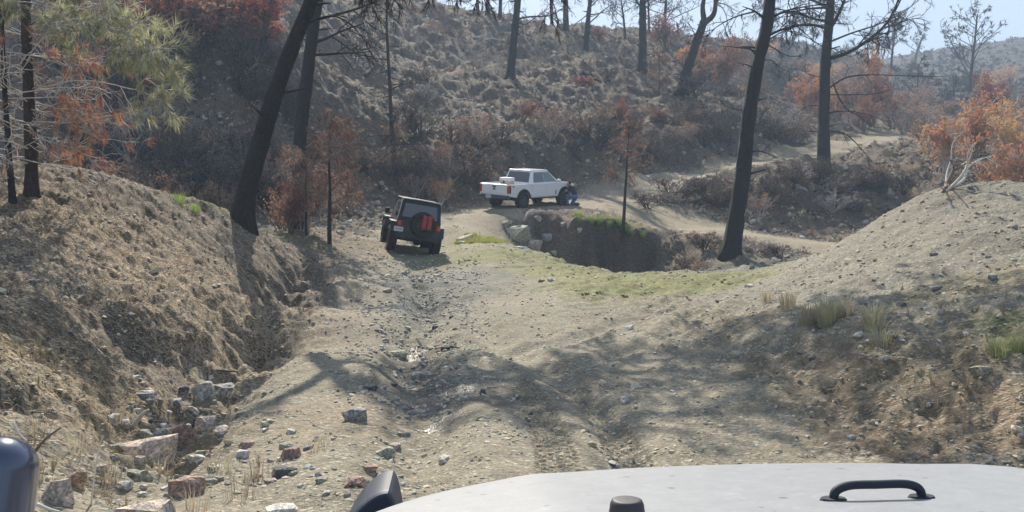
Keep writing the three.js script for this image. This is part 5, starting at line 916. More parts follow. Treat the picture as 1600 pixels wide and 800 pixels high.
// ---------------------------------------------------------------- vehicles. Local axes: x right, y up, -z forward; origin on the ground
const rubber = mat(0.022, 0.022, 0.024, { roughness: 0.9 }), blackPlastic = mat(0.02, 0.021, 0.024, { roughness: 0.55 }), steelRim = mat(0.10, 0.10, 0.105, { roughness: 0.5, metalness: 0.4 }), underside = mat(0.03, 0.03, 0.03, { roughness: 0.95 });
const glassDark = new THREE.MeshPhysicalMaterial({ color: C(0.02, 0.024, 0.03), roughness: 0.06, clearcoat: 1 }), redLens = new THREE.MeshPhysicalMaterial({ color: C(0.48, 0.018, 0.02), roughness: 0.25, clearcoat: 1 });
const box = (w, h, d, x, y, z, rad = 0.02, seg = 2) => new RoundedBoxGeometry(w, h, d, seg, Math.min(rad, w / 2.1, h / 2.1, d / 2.1)).translate(x, y, z);
function extrudeSide(shapePts, width, x0, bevel = 0.03, arches = []) {      // profile in (forward f, y); extruded across x, centred at x0
  const s = new THREE.Shape(); shapePts.forEach(([f, y], k) => k ? s.lineTo(f, y) : s.moveTo(f, y)); s.closePath();
  const g = new THREE.ExtrudeGeometry(s, { depth: width - 2 * bevel, bevelEnabled: bevel > 0, bevelThickness: bevel, bevelSize: bevel * 0.8, bevelOffset: -bevel * 0.8, bevelSegments: 3, curveSegments: 10, steps: 1 });
  g.translate(0, 0, -(width - 2 * bevel) / 2); g.rotateY(Math.PI / 2); g.translate(x0, 0, 0); return g;      // f -> -z
}
function archPts(cf, cy, R, y0, from, to) { const out = [], n = 10; for (let k = 0; k <= n; k++) { const a = lerp(from, to, k / n); out.push([cf + Math.cos(a) * R, Math.max(y0, cy + Math.sin(a) * R)]); } return out; }
function quadFrustum(b, t) { // b, t: four corners each [x, y, z], same order
  const g = new ConvexGeometry([...b, ...t].map(p => V(...p))); return g;
}
function wheel(parent, x, y, z, R, w, rimM) {
  const g = new THREE.Group(); g.name = 'wheel'; g.position.set(x, y, z); parent.add(g);
  const pr = []; const hw = w / 2; for (const [r0, xx] of [[R * 0.56, -hw * 0.8], [R * 0.6, -hw * 0.96], [R * 0.78, -hw], [R * 0.93, -hw * 0.95], [R, -hw * 0.78], [R, hw * 0.78], [R * 0.93, hw * 0.95], [R * 0.78, hw], [R * 0.6, hw * 0.96], [R * 0.56, hw * 0.8]]) pr.push(new THREE.Vector2(r0, xx));
  const tyre = [new THREE.LatheGeometry(pr, 36).rotateZ(Math.PI / 2).flat()];
  for (let k = 0; k < 30; k++) for (const s of [-1, 1]) { const a = (k + (s > 0 ? 0.5 : 0)) / 30 * 6.283; tyre.push(box(w * 0.42, 0.022, R * 0.11, s * w * 0.27, R + 0.004, 0, 0.004, 1).rotateX(a).flat()); }
  part('tyre', mergeGeometries(tyre.map(q => { q.deleteAttribute('uv'); return q; })), rubber, g);
  const rim = [new THREE.LatheGeometry([new THREE.Vector2(0.01, hw * 0.42), new THREE.Vector2(R * 0.16, hw * 0.45), new THREE.Vector2(R * 0.2, hw * 0.3), new THREE.Vector2(R * 0.46, hw * 0.25), new THREE.Vector2(R * 0.57, hw * 0.8), new THREE.Vector2(R * 0.57, -hw * 0.8), new THREE.Vector2(R * 0.4, -hw * 0.5), new THREE.Vector2(0.01, -hw * 0.4)], 28).rotateZ(-Math.PI / 2).flat()];
  if (x < 0) rim[0].rotateZ(Math.PI);
  for (let k = 0; k < 6; k++) { const a = k / 6 * 6.283, q = box(hw * 0.3, R * 0.34, R * 0.12, Math.sign(x || 1) * hw * 0.42, R * 0.34, 0, 0.01, 1).rotateX(a).flat(); rim.push(q); }
  part('rim', mergeGeometries(rim.map(q => { q.deleteAttribute('uv'); return q; })), rimM, g);
  return g;
}
function plate(w, h, seedText) { // a licence plate too far away to read: pale face, grey marks where characters stand
  const n = 128, m = 64, a = new Uint8Array(n * m * 4), r = rng(seedText);
  for (let k = 0; k < n * m; k++) { const x = k % n, y = Math.floor(k / n), ch = Math.floor((x - 14) / 14), inside = x > 14 && x < 112 && y > 18 && y < 46 && (x - 14) % 14 < 10; const v = inside ? 110 + 60 * (((ch * 7 + Math.floor((y - 18) / 7) * 5 + Math.floor(((x - 14) % 14) / 4) * 3) % 4) / 3) : 205; a[k * 4] = v; a[k * 4 + 1] = v; a[k * 4 + 2] = v + 8; a[k * 4 + 3] = 255; }
  const t = new THREE.DataTexture(a, n, m); t.colorSpace = THREE.SRGBColorSpace; t.magFilter = THREE.LinearFilter; t.needsUpdate = true;
  return new THREE.MeshStandardMaterial({ map: t, roughness: 0.5 });
}
// sets a vehicle on the ground under its four wheels
function settle(g, x, z, yaw, halfTrack, fz, rz, sink = 0.03) {
  const f = V(Math.sin(yaw), 0, -Math.cos(yaw)), s = V(Math.cos(yaw), 0, Math.sin(yaw)), hAt = (a, b) => height(x + f.x * a + s.x * b, z + f.z * a + s.z * b);
  const fl = hAt(fz, -halfTrack), fr = hAt(fz, halfTrack), rl = hAt(-rz, -halfTrack), rr = hAt(-rz, halfTrack);
  const front = (fl + fr) / 2, rear = (rl + rr) / 2, fwd = f.clone().multiplyScalar(fz + rz).setY(front - rear).normalize(), right = s.clone().multiplyScalar(2 * halfTrack).setY((fr + rr - fl - rl) / 2).normalize(), up = right.clone().cross(fwd).normalize(); right.copy(fwd).cross(up).normalize();
  g.setRotationFromMatrix(new THREE.Matrix4().makeBasis(right, up, fwd.clone().negate()));
  g.position.set(x, rear + (front - rear) * rz / (fz + rz) - sink, z);
  return g;
}
// --- dark off-road vehicle seen from behind
{
  const g = new THREE.Group(), paint = new THREE.MeshPhysicalMaterial({ color: C(0.010, 0.013, 0.020), roughness: 0.4, clearcoat: 0.6, clearcoatRoughness: 0.25 }), soft = mat(0.014, 0.016, 0.022, { roughness: 0.75 }), trim = mat(0.42, 0.43, 0.44, { roughness: 0.5 }), canRed = mat(0.30, 0.035, 0.04, { roughness: 0.5 });
  const R = 0.44;
  // tub and front clip
  part('body_tub', extrudeSide([[-1.78, 0.62], [-1.78, 1.12], [0.45, 1.12], [0.45, 0.62]], 1.50, 0, 0.05), paint, g);
  const hood = part('hood', quadFrustum([[-0.74, 0.72, -0.43], [0.74, 0.72, -0.43], [0.6, 0.72, -1.85], [-0.6, 0.72, -1.85]], [[-0.72, 1.16, -0.43], [0.72, 1.16, -0.43], [0.56, 1.08, -1.82], [-0.56, 1.08, -1.82]]), paint, g);
  part('grille', box(1.15, 0.42, 0.05, 0, 0.86, -1.87), paint, hood);
  // soft top: raked sides, slightly domed
  const roof = part('soft_top', quadFrustum([[-0.74, 1.12, 1.76], [0.74, 1.12, 1.76], [0.74, 1.12, -0.40], [-0.74, 1.12, -0.40]], [[-0.655, 1.80, 1.62], [0.655, 1.80, 1.62], [0.63, 1.82, -0.12], [-0.63, 1.82, -0.12]]), soft, g);
  part('roof_skin', box(1.33, 0.06, 1.78, 0, 1.825, 0.75, 0.03), soft, roof);
  const rw = part('rear_window', quadFrustum([[-0.60, 1.24, 1.742], [0.60, 1.24, 1.742], [0.60, 1.24, 1.72], [-0.60, 1.24, 1.72]], [[-0.54, 1.70, 1.652], [0.54, 1.70, 1.652], [0.54, 1.70, 1.62], [-0.54, 1.70, 1.62]]), glassDark, roof);
  const t = new Tri(); t.tube([V(-0.745, 1.16, 1.765), V(-0.70, 1.5, 1.70), V(-0.668, 1.79, 1.635), V(-0.61, 1.845, 1.625), V(0, 1.862, 1.63), V(0.61, 1.845, 1.625), V(0.668, 1.79, 1.635)], [0.018, 0.018, 0.022, 0.022, 0.02, 0.022, 0.02], 6); part('piping', t.geo(), trim, roof);
  for (const s of [-1, 1]) part('side_window', quadFrustum([[s * 0.735, 1.2, 1.5], [s * 0.735, 1.2, 0.5], [s * 0.70, 1.2, 1.5], [s * 0.70, 1.2, 0.5]], [[s * 0.672, 1.68, 1.42], [s * 0.668, 1.70, 0.5], [s * 0.64, 1.68, 1.42], [s * 0.64, 1.7, 0.5]]), glassDark, roof);
  // windshield frame
  part('windshield', quadFrustum([[-0.72, 1.14, -0.45], [0.72, 1.14, -0.45], [0.72, 1.14, -0.41], [-0.72, 1.14, -0.41]], [[-0.66, 1.78, -0.20], [0.66, 1.78, -0.20], [0.66, 1.78, -0.16], [-0.66, 1.78, -0.16]]), glassDark, g);
  // tailgate, spare wheel and fuel cans
  const tail = part('tailgate', box(0.98, 0.46, 0.03, 0.05, 0.88, 1.80, 0.02), paint, g); part('tailgate_hinge', box(0.14, 0.05, 0.03, 0.50, 0.98, 1.825, 0.01), blackPlastic, tail); part('tailgate_hinge', box(0.14, 0.05, 0.03, 0.50, 0.78, 1.825, 0.01), blackPlastic, tail);
  const spare = wheel(g, 0.001, 0, 0, 0.41, 0.27, steelRim); spare.name = 'spare_wheel'; spare.rotation.y = -Math.PI / 2; spare.position.set(0.10, 1.07, 1.97);
  for (const s of [-1, 1]) { const can = part('fuel_can', box(0.155, 0.44, 0.17, 0.20 + s * 0.085, 1.17, 2.17, 0.03, 3), canRed, g); part('can_cap', new THREE.CylinderGeometry(0.03, 0.035, 0.06, 10).translate(0.20 + s * 0.085, 1.41, 2.17), blackPlastic, can); part('can_rib', box(0.10, 0.3, 0.02, 0.20 + s * 0.085, 1.16, 2.255, 0.008, 1), canRed, can); }
  part('can_rack', box(0.42, 0.05, 0.16, 0.20, 0.93, 2.165, 0.01), blackPlastic, g);
  for (const s of [-1, 1]) { const l = part('tail_light', box(0.12, 0.17, 0.07, s * 0.655, 1.0, 1.80, 0.015), redLens, g); part('light_bezel', box(0.145, 0.195, 0.05, s * 0.655, 1.0, 1.785, 0.015), blackPlastic, l); }
  part('amber_reflector', box(0.05, 0.10, 0.04, 0.72, 1.0, 1.80, 0.01), mat(0.65, 0.22, 0.03, { roughness: 0.3 }), g);
  { const p = new THREE.Mesh(new THREE.BoxGeometry(0.31, 0.155, 0.012), plate(0.31, 0.155, 3)); p.name = 'licence_plate'; p.position.set(-0.655, 0.80, 1.81); p.rotation.z = 0.02; g.add(p); }
  const bump = part('rear_bumper', box(1.45, 0.17, 0.16, 0, 0.60, 1.88, 0.04), blackPlastic, g); part('tow_ring', new THREE.TorusGeometry(0.045, 0.014, 8, 14).rotateY(0.4).translate(-0.5, 0.56, 1.985), steelRim, bump);
  part('front_bumper', box(1.5, 0.17, 0.18, 0, 0.62, -1.98, 0.04), blackPlastic, g);
  for (const [s, z, f] of [[-1, 1.14, 1], [1, 1.14, 1], [-1, -1.22, 0], [1, -1.22, 0]]) { const a = new THREE.Shape(); a.moveTo(-0.62, 0.70); a.lineTo(-0.46, 1.02); a.lineTo(0.46, 1.02); a.lineTo(0.62, 0.70); a.lineTo(0.56, 0.68); a.lineTo(0.42, 0.965); a.lineTo(-0.42, 0.965); a.lineTo(-0.56, 0.68); a.closePath(); const q = new THREE.ExtrudeGeometry(a, { depth: 0.2, bevelEnabled: true, bevelThickness: 0.01, bevelSize: 0.01, bevelSegments: 2 }); q.rotateY(Math.PI / 2); q.translate(s > 0 ? 0.70 : -0.90, 0, z); part('fender_flare', q, blackPlastic, g); }
  for (const s of [-1, 1]) { const m = part('side_mirror', box(0.17, 0.2, 0.08, s * 0.93, 1.26, -0.30, 0.03), blackPlastic, g); part('mirror_arm', box(0.14, 0.03, 0.03, s * 0.80, 1.2, -0.30, 0.01), blackPlastic, m); }
  part('chassis', box(0.9, 0.16, 3.4, 0, 0.56, 0, 0.03), underside, g);
  for (const z of [1.14, -1.22]) part('axle', new THREE.CylinderGeometry(0.05, 0.05, 1.4, 10).rotateZ(Math.PI / 2).translate(0, 0.44, z), underside, g);
  part('differential', new THREE.SphereGeometry(0.15, 14, 10).translate(0.12, 0.43, 1.16), underside, g);
  part('muffler', box(0.5, 0.16, 0.22, -0.3, 0.5, 1.5, 0.06), underside, g);
  for (const s of [-1, 1]) for (const z of [1.14, -1.22]) wheel(g, s * 0.755, R, z, R, 0.30, steelRim);
  const c = hit(643, 398, 24), yaw = -0.24; settle(g, c.x + 0.02 + Math.sin(yaw) * 1.3, c.z - Math.cos(yaw) * 1.3, yaw, 0.755, 1.22, 1.14);
  g.rotateZ(-0.05);
  top(g, 'off_road_vehicle', 'dark blue-black soft-top off-road vehicle with red fuel cans, seen from behind', 'vehicle');
}
// --- white pickup
{
  const g = new THREE.Group(), white = new THREE.MeshPhysicalMaterial({ color: C(0.80, 0.81, 0.82), roughness: 0.35, clearcoat: 0.8, clearcoatRoughness: 0.12 }), R = 0.41, hw = 0.93, FZ = 1.66, RZ = -1.62;      // f of the axles
  const PI = Math.PI;
  const arch = (cf) => archPts(cf, 0.43, 0.50, 0.56, PI - 0.26, 0.26);
  // lower body as far as the back of the cab, and the bed behind it
  part('body', extrudeSide([[-1.06, 0.60], [-1.06, 1.20], [1.06, 1.22], [1.25, 1.25], [2.2, 1.17], [2.48, 1.08], [2.58, 0.92], [2.58, 0.50], [2.2, 0.50], ...archPts(FZ, 0.43, 0.50, 0.50, 0.14, PI - 0.14), [1.14, 0.50], [-1.0, 0.50]], hw * 2, 0, 0.06), white, g);
  for (const s of [-1, 1]) { const b = part('bed_side', extrudeSide([[-2.70, 0.66], [-2.70, 1.20], [-1.07, 1.20], [-1.07, 0.56], ...archPts(RZ, 0.43, 0.50, 0.56, 0.26, PI - 0.26), [-2.4, 0.60]], 0.12, s * (hw - 0.06), 0.025), white, g); part('fuel_decal', box(0.006, 0.05, 0.16, s * (hw + 0.001), 1.10, 2.42, 0.002, 1), mat(0.05, 0.07, 0.12), b); }
  part('bed_floor', box(1.66, 0.06, 1.56, 0, 0.72, 1.88, 0.01), blackPlastic, g); part('bed_front', box(1.6, 0.46, 0.04, 0, 0.94, 1.09, 0.01), white, g);
  const tg = part('tailgate', box(1.60, 0.52, 0.08, 0, 0.94, 2.70, 0.03), white, g); part('tailgate_handle', box(0.24, 0.075, 0.02, 0, 1.08, 2.745, 0.015), blackPlastic, tg);
  { const e = new THREE.Shape(); e.moveTo(-0.10, -0.018); e.lineTo(-0.045, -0.018); e.lineTo(-0.045, -0.045); e.lineTo(0.045, -0.045); e.lineTo(0.045, -0.018); e.lineTo(0.10, -0.018); e.lineTo(0.085, 0.018); e.lineTo(0.045, 0.018); e.lineTo(0.045, 0.045); e.lineTo(-0.045, 0.045); e.lineTo(-0.045, 0.018); e.lineTo(-0.085, 0.018); e.closePath(); part('emblem', new THREE.ExtrudeGeometry(e, { depth: 0.012, bevelEnabled: false }).translate(0, 0.97, 2.742), blackPlastic, tg); }
  // cab
  const cab = part('cab', quadFrustum([[-hw + 0.07, 1.19, 1.05], [hw - 0.07, 1.19, 1.05], [hw - 0.07, 1.22, -1.24], [-hw + 0.07, 1.22, -1.24]], [[-0.70, 1.79, 0.82], [0.70, 1.79, 0.82], [0.68, 1.80, -0.46], [-0.68, 1.80, -0.46]]), white, g);
  part('roof', box(1.38, 0.07, 1.36, 0, 1.80, 0.18, 0.034, 4), white, cab); part('brake_lamp', box(0.22, 0.03, 0.03, 0, 1.79, 0.875, 0.01), redLens, cab); part('antenna', new THREE.CylinderGeometry(0.012, 0.03, 0.09, 8).translate(-0.3, 1.87, 0.2), white, cab);
  part('rear_window', quadFrustum([[-0.72, 1.25, 1.035], [0.72, 1.25, 1.035], [0.72, 1.25, 0.98], [-0.72, 1.25, 0.98]], [[-0.64, 1.73, 0.853], [0.64, 1.73, 0.853], [0.64, 1.73, 0.8], [-0.64, 1.73, 0.8]]), glassDark, cab);
  part('windshield', quadFrustum([[-0.76, 1.26, -1.20], [0.76, 1.26, -1.20], [0.76, 1.26, -1.13], [-0.76, 1.26, -1.13]], [[-0.64, 1.76, -0.545], [0.64, 1.76, -0.545], [0.64, 1.76, -0.48], [-0.64, 1.76, -0.48]]), glassDark, cab);
  for (const s of [-1, 1]) {
    const xb = (y) => s * (0.022 + lerp(hw - 0.07, 0.69, (y - 1.19) / 0.6)), q = (z0, z1, z2, z3, y0, y1) => quadFrustum([[xb(y0) + s * 0.004, y0, z0], [xb(y0) + s * 0.004, y0, z1], [xb(y0) - s * 0.03, y0, z0], [xb(y0) - s * 0.03, y0, z1]], [[xb(y1) + s * 0.004, y1, z2], [xb(y1) + s * 0.004, y1, z3], [xb(y1) - s * 0.03, y1, z2], [xb(y1) - s * 0.03, y1, z3]]);
    part('side_window', q(0.80, -0.02, 0.66, -0.02, 1.25, 1.73), glassDark, cab); part('side_window', q(-0.08, -1.06, -0.08, -0.46, 1.25, 1.73), new THREE.MeshPhysicalMaterial({ color: C(0.06, 0.08, 0.09), roughness: 0.05, clearcoat: 1 }), cab);
    for (const [z0, z1] of [[0.98, -0.06], [-0.08, -1.08]]) { const d = part('door', box(0.02, 0.62, z0 - z1 - 0.02, s * (hw + 0.001), 0.88, (z0 + z1) / 2, 0.01), white, g); part('door_handle', box(0.03, 0.035, 0.15, s * (hw + 0.018), 1.10, z0 - 0.14, 0.01), white, d); }
    part('running_board', box(0.10, 0.06, 1.7, s * 0.88, 0.47, -0.35, 0.02), blackPlastic, g);
    for (const zf of [FZ, RZ]) { const pts = archPts(zf, 0.43, 0.545, 0.5, 0.12, PI - 0.12), inn = archPts(zf, 0.43, 0.485, 0.5, PI - 0.12, 0.12); part('wheel_arch_trim', extrudeSide([...pts, ...inn], 0.05, s * (hw + 0.0), 0.008), blackPlastic, g); }
    const l = part('tail_light', box(0.17, 0.36, 0.13, s * (hw - 0.07), 0.98, 2.665, 0.02), redLens, g); part('light_bezel', box(0.185, 0.40, 0.10, s * (hw - 0.068), 0.98, 2.652, 0.02), blackPlastic, l);
    part('head_light', box(0.3, 0.14, 0.14, s * 0.72, 0.97, -2.5, 0.04), mat(0.7, 0.72, 0.75, { roughness: 0.15 }), g);
    const m = part('side_mirror', box(0.2, 0.15, 0.11, s * 1.03, 1.30, -1.04, 0.04), white, g); part('mirror_arm', box(0.1, 0.04, 0.05, s * 0.92, 1.26, -1.04, 0.01), blackPlastic, m);
    part('mud_splash', box(0.004, 0.22, 0.12, s * (hw + 0.012), 0.72, -0.92, 0.002, 1), mat(0.30, 0.26, 0.19), g);
  }
  const bump = part('rear_bumper', box(1.84, 0.18, 0.2, 0, 0.60, 2.72, 0.05), mat(0.06, 0.06, 0.065, { roughness: 0.5 }), g);
  { const p = new THREE.Mesh(new THREE.BoxGeometry(0.31, 0.155, 0.012), plate(0.31, 0.155, 5)); p.name = 'licence_plate'; p.position.set(-0.28, 0.60, 2.83); g.add(p); }
  part('front_bumper', box(1.8, 0.26, 0.16, 0, 0.55, -2.58, 0.06), blackPlastic, g); part('grille', box(1.2, 0.26, 0.05, 0, 0.92, -2.585, 0.02), blackPlastic, g);
  part('chassis', box(1.0, 0.18, 4.6, 0, 0.50, 0, 0.03), underside, g); for (const z of [-FZ, -RZ]) part('axle', new THREE.CylinderGeometry(0.06, 0.06, 1.5, 10).rotateZ(Math.PI / 2).translate(0, R, z), underside, g);
  for (const [cf] of [[FZ], [RZ]]) part('wheel_well', box(1.78, 0.42, 0.86, 0, 0.70, -cf, 0.1), underside, g);
  for (const s of [-1, 1]) for (const z of [-FZ, -RZ]) wheel(g, s * 0.82, R, z, R, 0.27, steelRim);
  const yaw = 0.70, rr = P(815, 326, 38.6), f = V(Math.sin(yaw), 0, -Math.cos(yaw)), s = V(Math.cos(yaw), 0, Math.sin(yaw)), cx = rr.x + f.x * 1.62 - s.x * 0.82, cz = rr.z + f.z * 1.62 - s.z * 0.82;
  settle(g, cx, cz, yaw, 0.82, FZ, -RZ);
  top(g, 'pickup_truck', 'white crew-cab pickup truck stopped on the bend above the washout', 'truck');
  // toolbox carried in the bed
  const tb = new THREE.Group(); part('box_body', box(0.42, 0.30, 0.42, 0, 0.15, 0, 0.03), mat(0.50, 0.42, 0.34, { roughness: 0.5 }), tb); part('lid', box(0.45, 0.10, 0.45, 0, 0.345, 0, 0.03), mat(0.80, 0.80, 0.79, { roughness: 0.5 }), tb); part('latch', box(0.07, 0.07, 0.02, 0, 0.28, 0.22, 0.008), blackPlastic, tb);
  part('orange_band', box(0.425, 0.09, 0.425, 0, 0.10, 0, 0.01), mat(0.5, 0.22, 0.12), tb);
  const loc = V(-0.05, 0.76, 1.75).applyQuaternion(g.quaternion).add(g.position); tb.quaternion.copy(g.quaternion); tb.position.copy(loc); tb.scale.set(1.3, 1.8, 1.1);
  top(tb, 'cooler_box', 'pale cooler box with a lid riding in the pickup bed', 'box');

  // --- person crouching at the right front wheel
  const person = new THREE.Group(), front = V(0.82 + 0.52, 0, -FZ - 0.15).applyQuaternion(g.quaternion).add(g.position), pg = onGround(front.x, front.z);
  const sdf = (bones, pad) => (x, y, z) => { let m = 1e9; for (const [a, b, ra, rb] of bones) { const abx = b[0] - a[0], aby = b[1] - a[1], abz = b[2] - a[2], t = clamp(((x - a[0]) * abx + (y - a[1]) * aby + (z - a[2]) * abz) / (abx * abx + aby * aby + abz * abz + 1e-9)), dd = Math.hypot(x - a[0] - abx * t, y - a[1] - aby * t, z - a[2] - abz * t) - lerp(ra, rb, t) - pad; const k = 0.035, h = clamp(0.5 + 0.5 * (m - dd) / k); m = lerp(m, dd, h) - k * h * (1 - h); } return m; };
  const meshField = (f, N, c, half) => { const mc = new MarchingCubes(N, grainMat, false, false, 120000); mc.isolation = 0; for (let k = 0; k < N; k++) for (let j = 0; j < N; j++) for (let i = 0; i < N; i++) mc.field[k * N * N + j * N + i] = -f(c[0] + ((i - N / 2) / (N / 2)) * half, c[1] + ((j - N / 2) / (N / 2)) * half, c[2] + ((k - N / 2) / (N / 2)) * half); mc.update(); const n = mc.count, gg = new THREE.BufferGeometry(); gg.setAttribute('position', new THREE.BufferAttribute(mc.positionArray.slice(0, n * 3), 3)); const q = mergeVertices(gg, 1e-5); q.scale(half, half, half); q.translate(c[0], c[1], c[2]); q.computeVertexNormals(); return q; };
  // faces -x (towards the wheel); knees bent, one arm reaching to the tyre
  const hipL = [0.16, 0.42, 0.10], hipR = [0.16, 0.42, -0.10], kneeL = [-0.22, 0.50, 0.15], kneeR = [-0.10, 0.10, -0.16], ankL = [-0.16, 0.09, 0.14], ankR = [0.28, 0.10, -0.15], toeL = [-0.36, 0.04, 0.15], toeR = [0.16, 0.04, -0.15];
  const pelvis = [0.17, 0.46, 0], waist = [0.13, 0.62, 0], chest = [0.00, 0.86, 0], neck = [-0.10, 1.02, 0], head = [-0.17, 1.13, 0];
  const shL = [-0.03, 0.95, 0.19], elL = [-0.22, 0.74, 0.24], haL = [-0.42, 0.66, 0.14], shR = [-0.03, 0.95, -0.19], elR = [-0.20, 0.72, -0.22], haR = [-0.43, 0.60, -0.10];
  const fing = (h, s) => [0, 1, 2, 3].map(k => [h, [h[0] - 0.085 + 0.006 * Math.abs(k - 1), h[1] - 0.012 * k + 0.02, h[2] + s * (0.026 * (k - 1.5))], 0.013, 0.009]).concat([[[h[0] + 0.02, h[1], h[2]], [h[0] - 0.03, h[1] + 0.055, h[2]], 0.014, 0.010]]);
  const bones = [[pelvis, waist, 0.14, 0.125], [waist, chest, 0.125, 0.145], [chest, neck, 0.12, 0.06], [neck, head, 0.055, 0.05], [[head[0], head[1] + 0.03, 0], [head[0] - 0.015, head[1] - 0.02, 0], 0.098, 0.082], [[head[0] - 0.06, head[1] - 0.06, 0], [head[0] - 0.05, head[1] - 0.075, 0], 0.045, 0.045], [[head[0] - 0.095, head[1], 0], [head[0] - 0.112, head[1] - 0.02, 0], 0.014, 0.018], [[head[0], head[1], 0.09], [head[0] + 0.005, head[1] - 0.02, 0.092], 0.018, 0.014], [[head[0], head[1], -0.09], [head[0] + 0.005, head[1] - 0.02, -0.092], 0.018, 0.014],
    [chest, shL, 0.12, 0.07], [chest, shR, 0.12, 0.07], [shL, elL, 0.055, 0.042], [elL, haL, 0.042, 0.028], [shR, elR, 0.055, 0.042], [elR, haR, 0.042, 0.028], [haL, [haL[0] - 0.05, haL[1], haL[2]], 0.033, 0.03], [haR, [haR[0] - 0.05, haR[1], haR[2]], 0.033, 0.03], ...fing(haL, 1), ...fing(haR, 1),
    [hipL, kneeL, 0.092, 0.062], [kneeL, ankL, 0.058, 0.04], [hipR, kneeR, 0.092, 0.062], [kneeR, ankR, 0.058, 0.04], [ankL, toeL, 0.045, 0.035], [ankR, toeR, 0.045, 0.035]];
  const skin = mat(0.50, 0.32, 0.24, { roughness: 0.6 });
  part('body', meshField(sdf(bones, 0), 80, [-0.05, 0.62, 0], 0.72), skin, person);
  part('shirt', meshField(sdf([[waist, chest, 0.135, 0.152], [[0.15, 0.54, 0], waist, 0.145, 0.138], [chest, shL, 0.125, 0.078], [chest, shR, 0.125, 0.078], [shL, [-0.13, 0.84, 0.22], 0.066, 0.06], [shR, [-0.12, 0.83, -0.21], 0.066, 0.06]], 0.004), 64, [0, 0.75, 0], 0.5), mat(0.018, 0.019, 0.024, { roughness: 0.9 }), person);
  part('jeans', meshField(sdf([[pelvis, [0.15, 0.55, 0], 0.148, 0.14], [hipL, kneeL, 0.102, 0.072], [kneeL, ankL, 0.07, 0.055], [hipR, kneeR, 0.102, 0.072], [kneeR, ankR, 0.07, 0.055]], 0.004), 64, [0, 0.4, 0], 0.55), mat(0.10, 0.17, 0.32, { roughness: 0.9 }), person);
  part('shoe', meshField(sdf([[[ankL[0] + 0.04, 0.05, ankL[2]], toeL, 0.05, 0.042]], 0.004), 30, [-0.25, 0.05, 0.15], 0.25), blackPlastic, person); part('shoe', meshField(sdf([[[ankR[0] + 0.03, 0.06, ankR[2]], toeR, 0.05, 0.042]], 0.004), 30, [0.22, 0.05, -0.15], 0.25), blackPlastic, person);
  part('hair', meshField(sdf([[[head[0] + 0.02, head[1] + 0.055, 0], [head[0] + 0.03, head[1] + 0.0, 0], 0.096, 0.085]], 0.002), 36, [head[0], head[1], 0], 0.2), mat(0.03, 0.022, 0.018, { roughness: 0.8 }), person);
  for (const s of [-1, 1]) part('eye', new THREE.SphereGeometry(0.012, 8, 6).translate(head[0] - 0.092, head[1] + 0.015, s * 0.032), mat(0.05, 0.04, 0.04, { roughness: 0.3 }), person);
  person.position.copy(pg); person.rotation.y = -yaw + 0.15;
  top(person, 'person', 'person in dark shirt and blue jeans crouching at the pickup front wheel', 'person');
}
